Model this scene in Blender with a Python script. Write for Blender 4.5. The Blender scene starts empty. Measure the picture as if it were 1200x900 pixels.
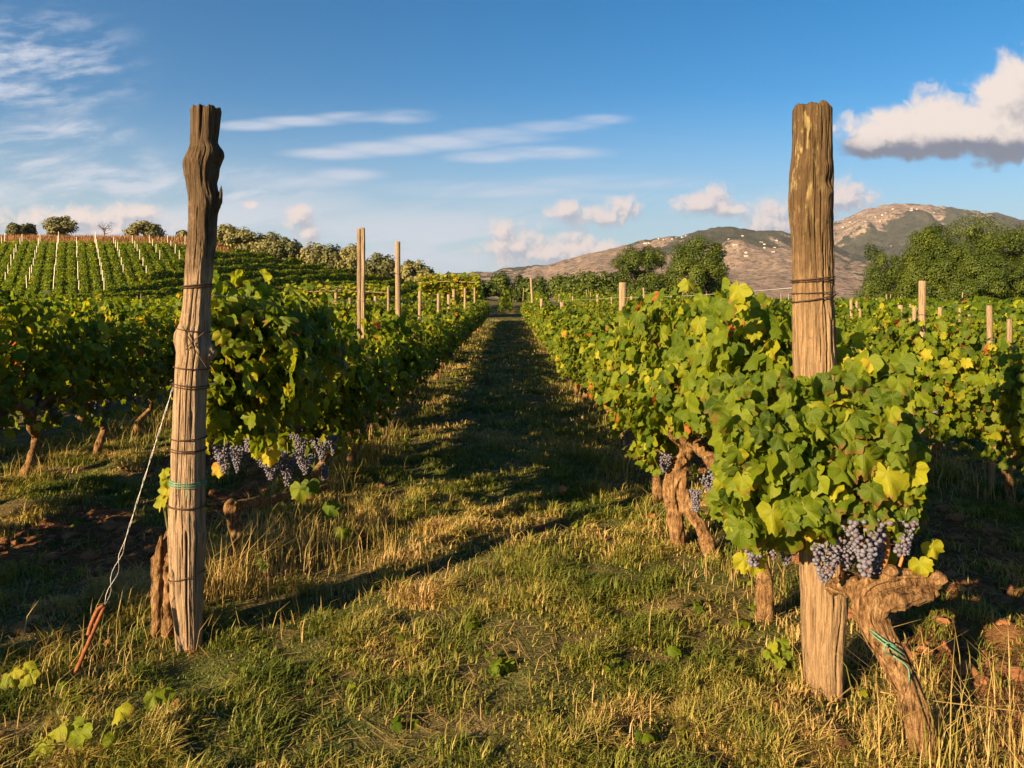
import bpy, math, random
import numpy as np
from mathutils import Vector

# ------------------------------------------------------------------ scene, camera, light
S = bpy.context.scene
COL = S.collection
R = math.radians
F = 850.0          # focal length in photo pixels (1200 wide)
CX, CY = 594.0, 350.0
EYE = 1.5
SUN_EL = R(19.0)
SUN_DIR = Vector((0.72, 0.69, 0.0)).normalized()     # the way the light travels over the ground

cam_d = bpy.data.cameras.new('camera')
cam = bpy.data.objects.new('camera', cam_d)
COL.objects.link(cam)
cam.location = (0, 0, EYE)
cam.rotation_euler = (R(90), 0, 0)
cam_d.sensor_width = 36.0
cam_d.lens = F / 1200 * 36
cam_d.shift_x = (600 - CX) / 1200
cam_d.shift_y = (CY - 450) / 1200
cam_d.clip_start = 0.05
cam_d.clip_end = 20000
S.camera = cam

S.view_settings.view_transform = 'Standard'
S.view_settings.look = 'None'
S.view_settings.gamma = 1.0
S.view_settings.use_curve_mapping = False
S.view_settings.exposure = 1.68
S.cycles.max_bounces = 8
S.cycles.diffuse_bounces = 3
S.cycles.transparent_max_bounces = 8
S.cycles.sample_clamp_indirect = 4.0
S.cycles.use_denoising = True

sun_d = bpy.data.lights.new('sun', 'SUN')
sun_d.energy = 5.0
sun_d.angle = R(0.53)
sun_d.color = (1.0, 0.71, 0.39)
sun = bpy.data.objects.new('sun', sun_d)
COL.objects.link(sun)
sun.rotation_euler = Vector((SUN_DIR.x, SUN_DIR.y, -math.tan(SUN_EL))).to_track_quat('-Z', 'Y').to_euler()


class Nodes:
    """short-hand for building node trees"""
    def __init__(self, nt):
        self.nt = nt
        nt.nodes.clear()

    def n(self, kind, **kw):
        nd = self.nt.nodes.new(kind)
        for k, v in kw.items():
            setattr(nd, k, v)
        return nd

    def put(self, sock, v):
        if isinstance(v, bpy.types.NodeSocket):
            self.nt.links.new(v, sock)
        elif v is not None:
            if sock.type == 'RGBA' and len(v) == 3:
                v = (*v, 1)
            sock.default_value = v

    def math(self, op, a, b=None, c=None, clamp=False):
        nd = self.n('ShaderNodeMath', operation=op, use_clamp=clamp)
        for i, v in enumerate((a, b, c)):
            if v is not None:
                self.put(nd.inputs[i], v)
        return nd.outputs[0]

    def vec(self, op, a, b=None):
        nd = self.n('ShaderNodeVectorMath', operation=op)
        self.put(nd.inputs[0], a)
        if b is not None:
            self.put(nd.inputs[1], b)
        return nd.outputs['Value'] if op in ('LENGTH', 'DOT_PRODUCT', 'DISTANCE') else nd.outputs[0]

    def smooth(self, x, a, b, lo=0.0, hi=1.0):
        nd = self.n('ShaderNodeMapRange', interpolation_type='SMOOTHSTEP')
        for i, v in enumerate((x, a, b, lo, hi)):
            self.put(nd.inputs[i], v)
        return nd.outputs[0]

    def mix(self, f, a, b, blend='MIX'):
        nd = self.n('ShaderNodeMix', data_type='RGBA', blend_type=blend)
        self.put(nd.inputs[0], f)
        self.put(nd.inputs[6], a)
        self.put(nd.inputs[7], b)
        return nd.outputs[2]

    def noise(self, v, scale, detail=4.0, rough=0.55, dist=0.0, dims='3D'):
        nd = self.n('ShaderNodeTexNoise', noise_dimensions=dims)
        if v is not None:
            self.put(nd.inputs['Vector'], v)
        nd.inputs['Scale'].default_value = scale
        nd.inputs['Detail'].default_value = detail
        nd.inputs['Roughness'].default_value = rough
        nd.inputs['Distortion'].default_value = dist
        return nd.outputs['Fac']

    def scale(self, v, s):
        return self.vec('MULTIPLY', v, s)

    def ramp(self, f, stops):
        nd = self.n('ShaderNodeValToRGB')
        el = nd.color_ramp.elements
        while len(el) < len(stops):
            el.new(0.5)
        for e, (p, c) in zip(el, stops):
            e.position = p
            e.color = (*c, 1)
        self.put(nd.inputs[0], f)
        return nd.outputs[0]

    def bump(self, h, strength=0.5, dist=0.01):
        nd = self.n('ShaderNodeBump')
        nd.inputs['Strength'].default_value = strength
        nd.inputs['Distance'].default_value = dist
        self.put(nd.inputs['Height'], h)
        return nd.outputs[0]

    def attr(self, name):
        return self.n('ShaderNodeAttribute', attribute_name=name)


# ---- sky: physical sky with cirrus and cumulus in it (directions u = east/north, v = up/north)
world = bpy.data.worlds.new('World')
S.world = world
world.use_nodes = True
W = Nodes(world.node_tree)
sky = W.n('ShaderNodeTexSky', sky_type='NISHITA')
sky.sun_disc = False
sky.sun_elevation = SUN_EL
sky.sun_rotation = math.atan2(-SUN_DIR.x, -SUN_DIR.y)
sky.altitude = 300
sky.air_density = 1.0
sky.dust_density = 0.3
sky.ozone_density = 3.0
SKY_STRENGTH = 0.042


def UV(px, py):
    return ((px - CX) / F, (CY - py) / F, 0.0)


def blob_field(N, p, blobs):
    """largest of 1 - |(p - c) / r| over the blobs"""
    out = None
    for px, py, rx, ry in blobs:
        d = N.vec('SUBTRACT', p, UV(px, py))
        d = N.vec('MULTIPLY', d, (F / rx, F / ry, 0))
        f = N.math('SUBTRACT', 1.0, N.vec('LENGTH', d))
        if out is None:
            out = f
        else:
            out = N.math('SMOOTH_MAX', out, f, 0.25)
    return out


def field_group(name, blobs, scale, amp, base=None, lift=0.0):
    g = bpy.data.node_groups.new(name, 'ShaderNodeTree')
    g.interface.new_socket('Vector', in_out='INPUT', socket_type='NodeSocketVector')
    g.interface.new_socket('Value', in_out='OUTPUT', socket_type='NodeSocketFloat')
    N = Nodes(g)
    gi, go = N.n('NodeGroupInput'), N.n('NodeGroupOutput')
    p = gi.outputs[0]
    f = blob_field(N, p, blobs)
    big = N.noise(p, scale, 2.0, 0.5, dims='2D')
    fine = N.n('ShaderNodeTexVoronoi', feature='F1', voronoi_dimensions='2D')
    fine.inputs['Scale'].default_value = scale * 2.0
    fine.inputs['Detail'].default_value = 2.0
    fine.inputs['Roughness'].default_value = 0.5
    wob = N.n('ShaderNodeTexNoise', noise_dimensions='2D')
    wob.inputs['Scale'].default_value = scale * 1.6
    wob.inputs['Detail'].default_value = 4.0
    N.put(wob.inputs['Vector'], p)
    wv = N.vec('MULTIPLY', N.vec('SUBTRACT', wob.outputs['Color'], (0.5, 0.5, 0.5)), (1.1 / scale,) * 3)
    N.put(fine.inputs['Vector'], N.vec('ADD', p, wv))
    bil = N.math('SUBTRACT', 0.55, fine.outputs['Distance'])
    f = N.math('MULTIPLY_ADD', N.math('SUBTRACT', big, 0.5), amp * 1.6, f)
    f = N.math('MULTIPLY_ADD', bil, amp * 0.9, f)
    f = N.math('ADD', f, lift)
    if base is not None:      # a flat underside
        sep = N.n('ShaderNodeSeparateXYZ')
        N.put(sep.inputs[0], p)
        vb = UV(0, base)[1]
        edge = N.math('MULTIPLY_ADD', N.math('SUBTRACT', big, 0.5), 0.03, sep.outputs[1])
        cut = N.smooth(edge, vb - 0.016, vb + 0.020, 0.9, 0.0)
        f = N.math('SUBTRACT', f, cut)
    N.put(go.inputs[0], f)
    return g


tc = W.n('ShaderNodeTexCoord')
sp = W.n('ShaderNodeSeparateXYZ')
W.put(sp.inputs[0], tc.outputs['Generated'])
yy = W.math('MAXIMUM', sp.outputs[1], 0.08)
cmb = W.n('ShaderNodeCombineXYZ')
W.put(cmb.inputs[0], W.math('DIVIDE', sp.outputs[0], yy))
W.put(cmb.inputs[1], W.math('DIVIDE', sp.outputs[2], yy))
P = cmb.outputs[0]
front = W.smooth(sp.outputs[1], 0.1, 0.3)
suv = W.n('ShaderNodeSeparateXYZ')
W.put(suv.inputs[0], P)
vv = suv.outputs[1]

# the clear sky
hsv = W.n('ShaderNodeHueSaturation')
hsv.inputs['Saturation'].default_value = 1.43
hsv.inputs['Hue'].default_value = 0.497
hsv.inputs['Value'].default_value = 1.0
W.put(hsv.inputs['Color'], sky.outputs[0])
col = hsv.outputs[0]
col = W.mix(W.smooth(vv, 0.30, 0.0, 0.0, 0.85), col, (3.2, 4.3, 5.2))

# cirrus: stretched noise inside soft regions, tilted a little
tilt = W.n('ShaderNodeVectorRotate', rotation_type='Z_AXIS')
tilt.inputs['Angle'].default_value = R(-7)
W.put(tilt.inputs['Vector'], P)
warp = W.n('ShaderNodeTexNoise', noise_dimensions='2D')
warp.inputs['Scale'].default_value = 4.0
W.put(warp.inputs['Vector'], P)
tp = W.vec('ADD', tilt.outputs[0], W.vec('MULTIPLY', W.vec('SUBTRACT', warp.outputs['Color'], (0.5, 0.5, 0.5)), (0.10, 0.05, 0)))
st1 = W.noise(W.scale(tp, (2.6, 22, 1)), 1.0, 5.0, 0.6, dims='2D')
st2 = W.noise(W.scale(tp, (9, 34, 1)), 1.0, 5.0, 0.62, dims='2D')
reg1 = blob_field(W, P, [(20, 80, 190, 95), (70, 160, 120, 30), (60, 210, 260, 60), (250, 225, 190, 45)])
reg2 = blob_field(W, P, [(390, 180, 70, 9), (450, 174, 80, 11), (520, 167, 85, 12), (590, 159, 80, 12), (655, 149, 70, 10), (705, 140, 45, 8), (570, 184, 60, 9), (640, 179, 90, 10),
                         (290, 147, 60, 8), (350, 142, 70, 8), (415, 137, 60, 8), (470, 136, 50, 11), (560, 222, 150, 14), (720, 214, 170, 12), (330, 214, 110, 14), (400, 205, 60, 10)])
reg3 = blob_field(W, P, [(500, 285, 420, 70), (780, 262, 360, 60), (200, 255, 420, 60)])
c1 = W.math('MULTIPLY', W.smooth(reg1, 0.0, 0.75), W.smooth(W.math('ADD', W.math('MULTIPLY', st2, 0.6), W.math('MULTIPLY', st1, 0.4)), 0.40, 0.64))
c2 = W.math('MULTIPLY', W.smooth(reg2, -0.1, 0.75), W.smooth(st1, 0.22, 0.66))
c3 = W.math('MULTIPLY', W.smooth(reg3, 0.0, 0.9), W.smooth(st1, 0.35, 0.62))
ci = W.math('MAXIMUM', W.math('MULTIPLY', c1, 0.88), W.math('MULTIPLY', c2, 0.75))
ci = W.math('MAXIMUM', ci, W.math('MULTIPLY', c3, 0.82), clamp=True)
ci = W.math('MULTIPLY', ci, front)
col = W.mix(ci, col, (4.9, 5.3, 6.2))

# cumulus: density, and light from the density's slope towards the sun
BIG = field_group('large_cumulus', [(1190, 152, 125, 52), (1060, 162, 85, 34), (1120, 150, 80, 42), (1180, 108, 42, 42), (1250, 122, 75, 55), (1025, 168, 45, 26)], 13.0, 0.5, 199, 0.27)
SMALL = field_group('small_cumulus', [(606, 292, 42, 32), (592, 284, 26, 26), (640, 300, 40, 18), (674, 290, 32, 24), (700, 292, 28, 12), (662, 250, 26, 15), (732, 243, 22, 16), (700, 255, 42, 13),
                                      (826, 238, 40, 20), (850, 245, 30, 12), (902, 258, 34, 26), (985, 232, 42, 22), (960, 240, 40, 18),
                                      (352, 255, 22, 14), (362, 275, 14, 22), (155, 250, 40, 15), (90, 258, 110, 16), (130, 270, 70, 12), (294, 240, 12, 5)], 26.0, 0.62, None, 0.40)


def cloud(col, grp, eps, k, lo, hi, soft, bright, shade, bias, opac, base=None):
    def ev(p):
        g = W.n('ShaderNodeGroup')
        g.node_tree = grp
        W.put(g.inputs[0], p)
        return g.outputs[0]
    d0 = ev(P)
    d1 = ev(W.vec('ADD', P, (-0.5 * eps, 0.87 * eps, 0)))
    lit = W.math('MULTIPLY_ADD', W.math('SUBTRACT', d0, d1), k, bias, clamp=True)
    if base:        # the underside gets no sun
        vb = UV(0, base)[1]
        lit = W.math('SUBTRACT', lit, W.smooth(W.math('MULTIPLY_ADD', d0, 0.012, vv), vb + 0.062, vb + 0.020, 0.0, 1.0))
    c = W.mix(W.smooth(lit, lo, hi), shade, bright)
    a = W.math('MULTIPLY', W.smooth(d0, 0.0, soft, 0.0, opac), front)
    return W.mix(a, col, c)


col = cloud(col, SMALL, 0.012, 1.1, 0.0, 1.0, 0.95, (6.7, 5.6, 5.3), (3.0, 3.3, 4.1), 0.5, 0.92)
col = cloud(col, BIG, 0.036, 0.75, 0.0, 1.0, 0.55, (6.9, 6.0, 5.5), (1.5, 1.75, 2.4), 0.64, 1.0, 199)

bg = W.n('ShaderNodeBackground')
bg.inputs['Strength'].default_value = SKY_STRENGTH
W.put(bg.inputs['Color'], col)
wo = W.n('ShaderNodeOutputWorld')
W.put(wo.inputs['Surface'], bg.outputs[0])
world.cycles.sampling_method = 'MANUAL'
world.cycles.sample_map_resolution = 512

# ------------------------------------------------------------------ helpers
rng = np.random.default_rng(7)
random.seed(7)


def smoothstep(a, b, x):
    t = np.clip((np.asarray(x, float) - a) / (b - a), 0, 1)
    return t * t * (3 - 2 * t)


def hash2(ix, iy, seed):
    h = (ix.astype(np.int64) * 374761393 + iy.astype(np.int64) * 668265263 + seed * 974711) & 0xFFFFFFFF
    h = ((h ^ (h >> 13)) * 1274126177) & 0xFFFFFFFF
    h = h ^ (h >> 16)
    return (h & 0xFFFF) / 65535.0


def vnoise(x, y, seed=0):
    x, y = np.asarray(x, float), np.asarray(y, float)
    x, y = np.broadcast_arrays(x, y)
    ix, iy = np.floor(x), np.floor(y)
    fx, fy = x - ix, y - iy
    fx, fy = fx * fx * (3 - 2 * fx), fy * fy * (3 - 2 * fy)
    a, b = hash2(ix, iy, seed), hash2(ix + 1, iy, seed)
    c, d = hash2(ix, iy + 1, seed), hash2(ix + 1, iy + 1, seed)
    return (a * (1 - fx) + b * fx) * (1 - fy) + (c * (1 - fx) + d * fx) * fy


def fbm(x, y, seed=0, octv=4, gain=0.5):
    s, a, t = 0.0, 1.0, 0.0
    for o in range(octv):
        s = s + a * vnoise(np.asarray(x) * 2 ** o + 13.7 * o, np.asarray(y) * 2 ** o + 7.1 * o, seed + o)
        t += a
        a *= gain
    return s / t


HX = [-400, -120, -80, -46, -36, -24, -11.6, -6, 0, 30]
HZ = [11.5, 10.2, 9.5, 9.2, 7.4, 5.4, 3.1, 1.4, 0.0, 0.0]


def terrain(x, y):
    x, y = np.asarray(x, float), np.asarray(y, float)
    hill = np.interp(x, HX, HZ) * smoothstep(54, 108, y) * (1 - 0.55 * smoothstep(120, 400, y))
    hill = hill + 0.9 * smoothstep(97.5, 103, y) * smoothstep(-28, -36, x) * (1 - smoothstep(120, 200, y))
    plain = smoothstep(32, 85, y) * np.clip(1.1 - 0.043 * x, -1.4, 1.2) * (1 - smoothstep(300, 900, np.abs(x)))
    plain = plain * smoothstep(-14, 4, x)
    fade = 1 - smoothstep(40, 90, np.hypot(x, y))
    bump = (fbm(x * 1.3, y * 1.3, 3, 3) - 0.5) * 0.10 * fade + (fbm(x * 7, y * 7, 9, 2) - 0.5) * 0.035 * fade
    soil = soil_mask(x, y)
    bump = bump + soil * (fbm(x * 9, y * 9, 21, 3) - 0.45) * 0.10
    return hill + plain + bump


def soil_mask(x, y):
    """tilled red soil: the lane right of the right row, and patches left of the left row"""
    x, y = np.asarray(x, float), np.asarray(y, float)
    a = smoothstep(1.55, 1.8, x) * (1 - smoothstep(2.9, 3.3, x)) * smoothstep(0.42, 0.62, fbm(x * 1.1 + 3, y * 1.1, 31, 3) + 0.16 * (1 - smoothstep(4.0, 5.0, y)))
    a = np.maximum(a, np.exp(-((x - 2.35) / .5) ** 2 - ((y - 3.7) / .8) ** 2) * smoothstep(.3, .5, fbm(x * 2.2, y * 2.2, 33, 3)) * 1.2)
    b = smoothstep(-3.4, -3.0, x) * (1 - smoothstep(-1.95, -1.65, x)) * smoothstep(0.44, 0.6, fbm(x * 1.2, y * 0.9, 37, 3) + 0.1)
    return np.clip(a + b, 0, 1) * (1 - smoothstep(14, 24, y))


def gz(x, y):
    return float(terrain(x, y))


def at(px, py, y):
    """a photo pixel at a distance -> a point of the place"""
    return Vector(((px - CX) / F * y, y, EYE - (py - CY) / F * y))


class MB:
    """collects pieces and links them as ONE mesh object"""
    def __init__(self):
        self.v, self.f, self.t, self.u, self.m, self.nv = [], [], [], [], [], 0

    def add(self, V, polys, tint=0.5, uv=None, mat=0):
        V = np.asarray(V, np.float32).reshape(-1, 3)
        if not isinstance(polys, list):
            polys = [polys]
        for p in polys:
            p = np.asarray(p, np.int64)
            if p.size:
                self.f.append(p + self.nv)
                self.m.append(np.full(len(p), mat, np.int32))
        self.v.append(V)
        self.t.append(np.broadcast_to(np.asarray(tint, np.float32), (len(V),)))
        self.u.append(np.zeros((len(V), 3), np.float32) if uv is None else np.asarray(uv, np.float32))
        self.nv += len(V)
        return self

    def mesh(self, name, mats, smooth=True):
        me = bpy.data.meshes.new(name)
        V = np.concatenate(self.v)
        me.vertices.add(len(V))
        me.vertices.foreach_set('co', V.ravel())
        loops = np.concatenate([p.ravel() for p in self.f])
        sizes = np.concatenate([np.full(len(p), p.shape[1]) for p in self.f])
        me.loops.add(len(loops))
        me.loops.foreach_set('vertex_index', loops.astype(np.int32))
        me.polygons.add(len(sizes))
        st = np.zeros(len(sizes), np.int32)
        st[1:] = np.cumsum(sizes)[:-1]
        me.polygons.foreach_set('loop_start', st)
        me.polygons.foreach_set('material_index', np.concatenate(self.m))
        me.polygons.foreach_set('use_smooth', np.full(len(sizes), smooth))
        me.update(calc_edges=True)
        a = me.attributes.new('tint', 'FLOAT', 'POINT')
        a.data.foreach_set('value', np.concatenate(self.t).astype(np.float32))
        a = me.attributes.new('luv', 'FLOAT_VECTOR', 'POINT')
        a.data.foreach_set('vector', np.concatenate(self.u).astype(np.float32).ravel())
        for m in (mats if isinstance(mats, (list, tuple)) else [mats]):
            me.materials.append(m)
        return me

    def build(self, name, mats, parent=None, smooth=True, loc=None):
        return place(name, self.mesh(name, mats, smooth), parent, loc)


def place(name, me, parent=None, loc=None):
    o = bpy.data.objects.new(name, me)
    COL.objects.link(o)
    if parent is not None:
        o.parent = parent
    if loc is not None:
        o.location = loc
    return o


def tag(o, label=None, cat=None, group=None, kind=None):
    for k, v in (('label', label), ('category', cat), ('group', group), ('kind', kind)):
        if v:
            o[k] = v
    return o


def thing(name, loc, label, cat, group=None, rz=0.0):
    o = bpy.data.objects.new(name, None)
    COL.objects.link(o)
    o.location = loc
    o.rotation_euler = (0, 0, rz)
    o.empty_display_size = 0.1
    return tag(o, label, cat, group)


def frame_along(path):
    path = np.asarray(path, float)
    T = np.gradient(path, axis=0)
    T /= np.linalg.norm(T, axis=1)[:, None] + 1e-9
    ref = np.array([0.31, 0.9, 0.2])
    A = np.cross(T, ref)
    A /= np.linalg.norm(A, axis=1)[:, None] + 1e-9
    B = np.cross(T, A)
    return path, T, A, B


def resample(pts, rad, n):
    pts, rad = np.asarray(pts, float), np.asarray(rad, float)
    d = np.r_[0, np.cumsum(np.linalg.norm(np.diff(pts, axis=0), axis=1))]
    t = np.linspace(0, d[-1], n)
    # smooth the corners: Catmull-Rom through the points
    out = np.empty((n, 3))
    for k, s in enumerate(t):
        i = min(max(np.searchsorted(d, s) - 1, 0), len(pts) - 2)
        u = (s - d[i]) / max(d[i + 1] - d[i], 1e-9)
        p0, p1, p2, p3 = pts[max(i - 1, 0)], pts[i], pts[i + 1], pts[min(i + 2, len(pts) - 1)]
        out[k] = 0.5 * (2 * p1 + (p2 - p0) * u + (2 * p0 - 5 * p1 + 4 * p2 - p3) * u * u + (3 * p1 - p0 - 3 * p2 + p3) * u ** 3)
    return out, np.interp(t, d, rad)


def fuse(o, voxel):
    """grow the tubes of one trunk together into a single skin"""
    m = o.modifiers.new('fuse', 'REMESH')
    m.mode = 'VOXEL'
    m.voxel_size = voxel
    m.use_smooth_shade = True
    return o


def tube(mb, pts, rad, n=8, steps=None, rough=0.0, seed=0, tint=0.5, mat=0, fq=(3, 14), strands=0.0):
    pts = np.asarray(pts, float)
    rad = np.broadcast_to(np.asarray(rad, float), (len(pts),))
    if steps:
        pts, rad = resample(pts, rad, steps)
    pts, T, A, B = frame_along(pts)
    k = len(pts)
    th = np.linspace(0, 2 * np.pi, n, endpoint=False)
    rr = rad[:, None] * np.ones((1, n))
    if rough:
        L = np.arange(k)[:, None] / max(k - 1, 1)
        rr = rr * (1 + rough * (fbm(np.cos(th)[None] * 1.5 + seed * 3.1 + L * fq[0], np.sin(th)[None] * 1.5 + L * fq[1], seed, 3) - 0.5) * 2)
    if strands:
        rr = rr * (1 + strands * (fbm(np.cos(th)[None] * 6 + seed + L * 2, np.sin(th)[None] * 6 + L * 3, seed + 2, 3, 0.6) - 0.5))
    V = pts[:, None] + rr[..., None] * (np.cos(th)[None, :, None] * A[:, None] + np.sin(th)[None, :, None] * B[:, None])
    V = V.reshape(-1, 3)
    i, j = np.meshgrid(np.arange(k - 1), np.arange(n), indexing='ij')
    a = i * n + j
    b = i * n + (j + 1) % n
    q = np.stack([a, b, b + n, a + n], -1).reshape(-1, 4)
    V = np.r_[V, pts[:1], pts[-1:]]
    s, e = k * n, k * n + 1
    jj = np.arange(n)
    c1 = np.stack([(jj + 1) % n, jj, np.full(n, s)], -1)
    c2 = np.stack([(k - 1) * n + jj, (k - 1) * n + (jj + 1) % n, np.full(n, e)], -1)
    mb.add(V, [q, c1, c2], tint, None, mat)
    return mb


def unit(v):
    return v / (np.linalg.norm(v, axis=-1, keepdims=True) + 1e-9)


# ------------------------------------------------------------------ materials
def material(name):
    m = bpy.data.materials.new(name)
    m.use_nodes = True
    N = Nodes(m.node_tree)
    out = N.n('ShaderNodeOutputMaterial')
    b = N.n('ShaderNodeBsdfPrincipled')
    N.put(out.inputs['Surface'], b.outputs[0])
    return m, N, b, out


def leaf_material(name, stops, trans=0.5, rough=0.5, veins=True, glow=1.6, spec=0.22):
    m, N, b, out = material(name)
    tint = N.attr('tint').outputs['Fac']
    oi = N.n('ShaderNodeObjectInfo')
    geo = N.n('ShaderNodeNewGeometry')
    nz = N.noise(geo.outputs['Position'], 2.3, 3.0)
    f = N.math('ADD', tint, N.math('MULTIPLY', N.math('SUBTRACT', oi.outputs['Random'], 0.5), 0.10))
    f = N.math('ADD', f, N.math('MULTIPLY', N.math('SUBTRACT', nz, 0.5), 0.35), clamp=True)
    c = N.ramp(f, stops)
    if veins:
        luv = N.attr('luv').outputs['Vector']
        s = N.n('ShaderNodeSeparateXYZ')
        N.put(s.inputs[0], luv)
        ang = N.math('ARCTAN2', s.outputs[0], s.outputs[1])
        r = N.vec('LENGTH', luv)
        d = N.math('MULTIPLY', N.math('PINGPONG', ang, 0.3625), r)
        vein = N.smooth(d, 0.012, 0.035, 1.0, 0.0)
        vein = N.math('MULTIPLY', vein, N.smooth(r, 1.0, 0.2))
        c = N.mix(N.math('MULTIPLY', vein, 0.28), c, (0.24, 0.28, 0.05))
        blot = N.noise(geo.outputs['Position'], 38.0, 3.0, 0.6)
        c = N.mix(N.smooth(blot, 0.55, 0.8, 0.0, 0.35), c, (0.17, 0.17, 0.025))
        edge = N.math('MULTIPLY', N.smooth(N.math('MULTIPLY_ADD', N.noise(luv, 7.0, 3.0), 0.35, r), 0.80, 1.02), N.smooth(N.noise(geo.outputs['Position'], 9.0, 1.0), 0.54, 0.64))
        c = N.mix(N.math('MULTIPLY', edge, 0.75), c, (0.20, 0.095, 0.025))
        spot = N.noise(geo.outputs['Position'], 120.0, 2.0, 0.5)
        c = N.mix(N.smooth(spot, 0.70, 0.76, 0.0, 0.6), c, (0.13, 0.06, 0.02))
        h = N.math('ADD', N.math('MULTIPLY', vein, -0.5), N.noise(luv, 9.0, 2.0))
        N.put(b.inputs['Normal'], N.bump(h, 0.35, 0.01))
    N.put(b.inputs['Base Color'], c)
    b.inputs['Roughness'].default_value = rough
    b.inputs['Specular IOR Level'].default_value = spec
    tr = N.n('ShaderNodeBsdfTranslucent')
    N.put(tr.inputs['Color'], N.mix(1.0, c, (glow * 1.15, glow, glow * 0.5), 'MULTIPLY'))
    mx = N.n('ShaderNodeMixShader')
    mx.inputs[0].default_value = trans
    N.put(mx.inputs[1], b.outputs[0])
    N.put(mx.inputs[2], tr.outputs[0])
    N.put(out.inputs['Surface'], mx.outputs[0])
    return m


VINE_STOPS = [(0.0, (0.028, 0.058, 0.006)), (0.35, (0.072, 0.122, 0.007)), (0.65, (0.165, 0.215, 0.010)), (0.86, (0.33, 0.33, 0.018)), (0.955, (0.46, 0.36, 0.03)), (1.0, (0.36, 0.11, 0.02))]
M_leaf = leaf_material('vine_leaf', VINE_STOPS)
M_leaf_far = leaf_material('vine_leaf_far', VINE_STOPS, veins=False)
M_olive = leaf_material('olive_leaf', [(0, (0.040, 0.050, 0.02)), (0.5, (0.115, 0.12, 0.042)), (1, (0.27, 0.24, 0.085))], 0.2, 0.6, False)
M_tree = leaf_material('broad_leaf', [(0, (0.015, 0.030, 0.005)), (0.5, (0.052, 0.080, 0.008)), (1, (0.125, 0.148, 0.014))], 0.18, 0.55, False, 1.3)
M_grass = leaf_material('grass_blade', [(0.0, (0.050, 0.085, 0.012)), (0.4, (0.145, 0.168, 0.022)), (0.6, (0.25, 0.235, 0.045)), (0.8, (0.42, 0.30, 0.10)), (1.0, (0.50, 0.35, 0.15))], 0.3, 0.55, False, 1.2)


def wood_material(name, top, mid, dark, lichen=0.0, split=1.55):
    m, N, b, out = material(name)
    tcn = N.n('ShaderNodeTexCoord')
    p = tcn.outputs['Object']
    s = N.n('ShaderNodeSeparateXYZ')
    N.put(s.inputs[0], p)
    grain = N.noise(N.scale(p, (95, 95, 4.2)), 1.0, 7.0, 0.7, 0.5)
    broad = N.noise(N.scale(p, (14, 14, 1.3)), 1.0, 4.0, 0.6, 0.3)
    blot = N.noise(p, 9.0, 5.0, 0.65)
    c = N.ramp(grain, [(0.25, dark), (0.43, tuple(0.55 * a + 0.45 * d for a, d in zip(mid, dark))), (0.55, mid), (0.75, tuple(min(1, 1.25 * a) for a in mid))])
    up = N.smooth(N.math('ADD', s.outputs[2], N.math('MULTIPLY', N.math('SUBTRACT', blot, 0.5), 0.9)), split - 0.25, split + 0.35)
    c2 = N.ramp(grain, [(0.25, tuple(d * 0.7 for d in dark)), (0.5, top), (0.8, tuple(1.6 * a for a in top))])
    c = N.mix(N.math('MULTIPLY', up, 0.85), c, c2)
    c = N.mix(N.smooth(broad, 0.54, 0.74, 0.0, 0.45), c, dark)
    fine = N.noise(p, 60.0, 4.0, 0.7)
    c = N.mix(N.smooth(fine, 0.58, 0.75, 0.0, 0.5), c, dark)
    if lichen:
        lm = N.math('MULTIPLY', N.smooth(N.noise(N.scale(p, (30, 30, 9)), 1.0, 4.0, 0.6), 0.52, 0.60), N.math('MULTIPLY', N.smooth(s.outputs[2], split + .1, split + 0.4), N.smooth(broad, 0.44, 0.54)))
        lm = N.math('MULTIPLY', lm, N.smooth(s.outputs[0], -0.01, -0.06))
        c = N.mix(N.math('MULTIPLY', lm, lichen), c, (0.42, 0.34, 0.15))
    N.put(b.inputs['Base Color'], c)
    b.inputs['Roughness'].default_value = 0.85
    b.inputs['Specular IOR Level'].default_value = 0.2
    h = N.math('ADD', grain, N.math('MULTIPLY', blot, 0.5))
    N.put(b.inputs['Normal'], N.bump(h, 1.0, 0.016))
    return m


M_post_l = wood_material('old_post_wood', (0.050, 0.031, 0.014), (0.345, 0.245, 0.155), (0.050, 0.032, 0.018), 0.0, 1.60)
M_post_r = wood_material('split_post_wood', (0.068, 0.043, 0.019), (0.29, 0.195, 0.108), (0.055, 0.032, 0.014), 0.5, 1.58)
M_stake = wood_material('stake_wood', (0.24, 0.165, 0.10), (0.32, 0.235, 0.15), (0.07, 0.045, 0.025), 0.0, 3.0)
M_stump = wood_material('rotten_wood', (0.10, 0.06, 0.03), (0.17, 0.10, 0.05), (0.03, 0.018, 0.01), 0.0, 5.0)


def simple(name, c0, c1, scale=20.0, rough=0.7, metal=0.0, bump=0.4, bd=0.01, stretch=(1, 1, 1), spec=0.3):
    m, N, b, out = material(name)
    p = N.scale(N.n('ShaderNodeTexCoord').outputs['Object'], stretch)
    nz = N.noise(p, scale, 5.0, 0.6)
    N.put(b.inputs['Base Color'], N.ramp(nz, [(0.3, c0), (0.7, c1)]))
    b.inputs['Roughness'].default_value = rough
    b.inputs['Metallic'].default_value = metal
    b.inputs['Specular IOR Level'].default_value = spec
    if bump:
        N.put(b.inputs['Normal'], N.bump(nz, bump, bd))
    return m


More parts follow.
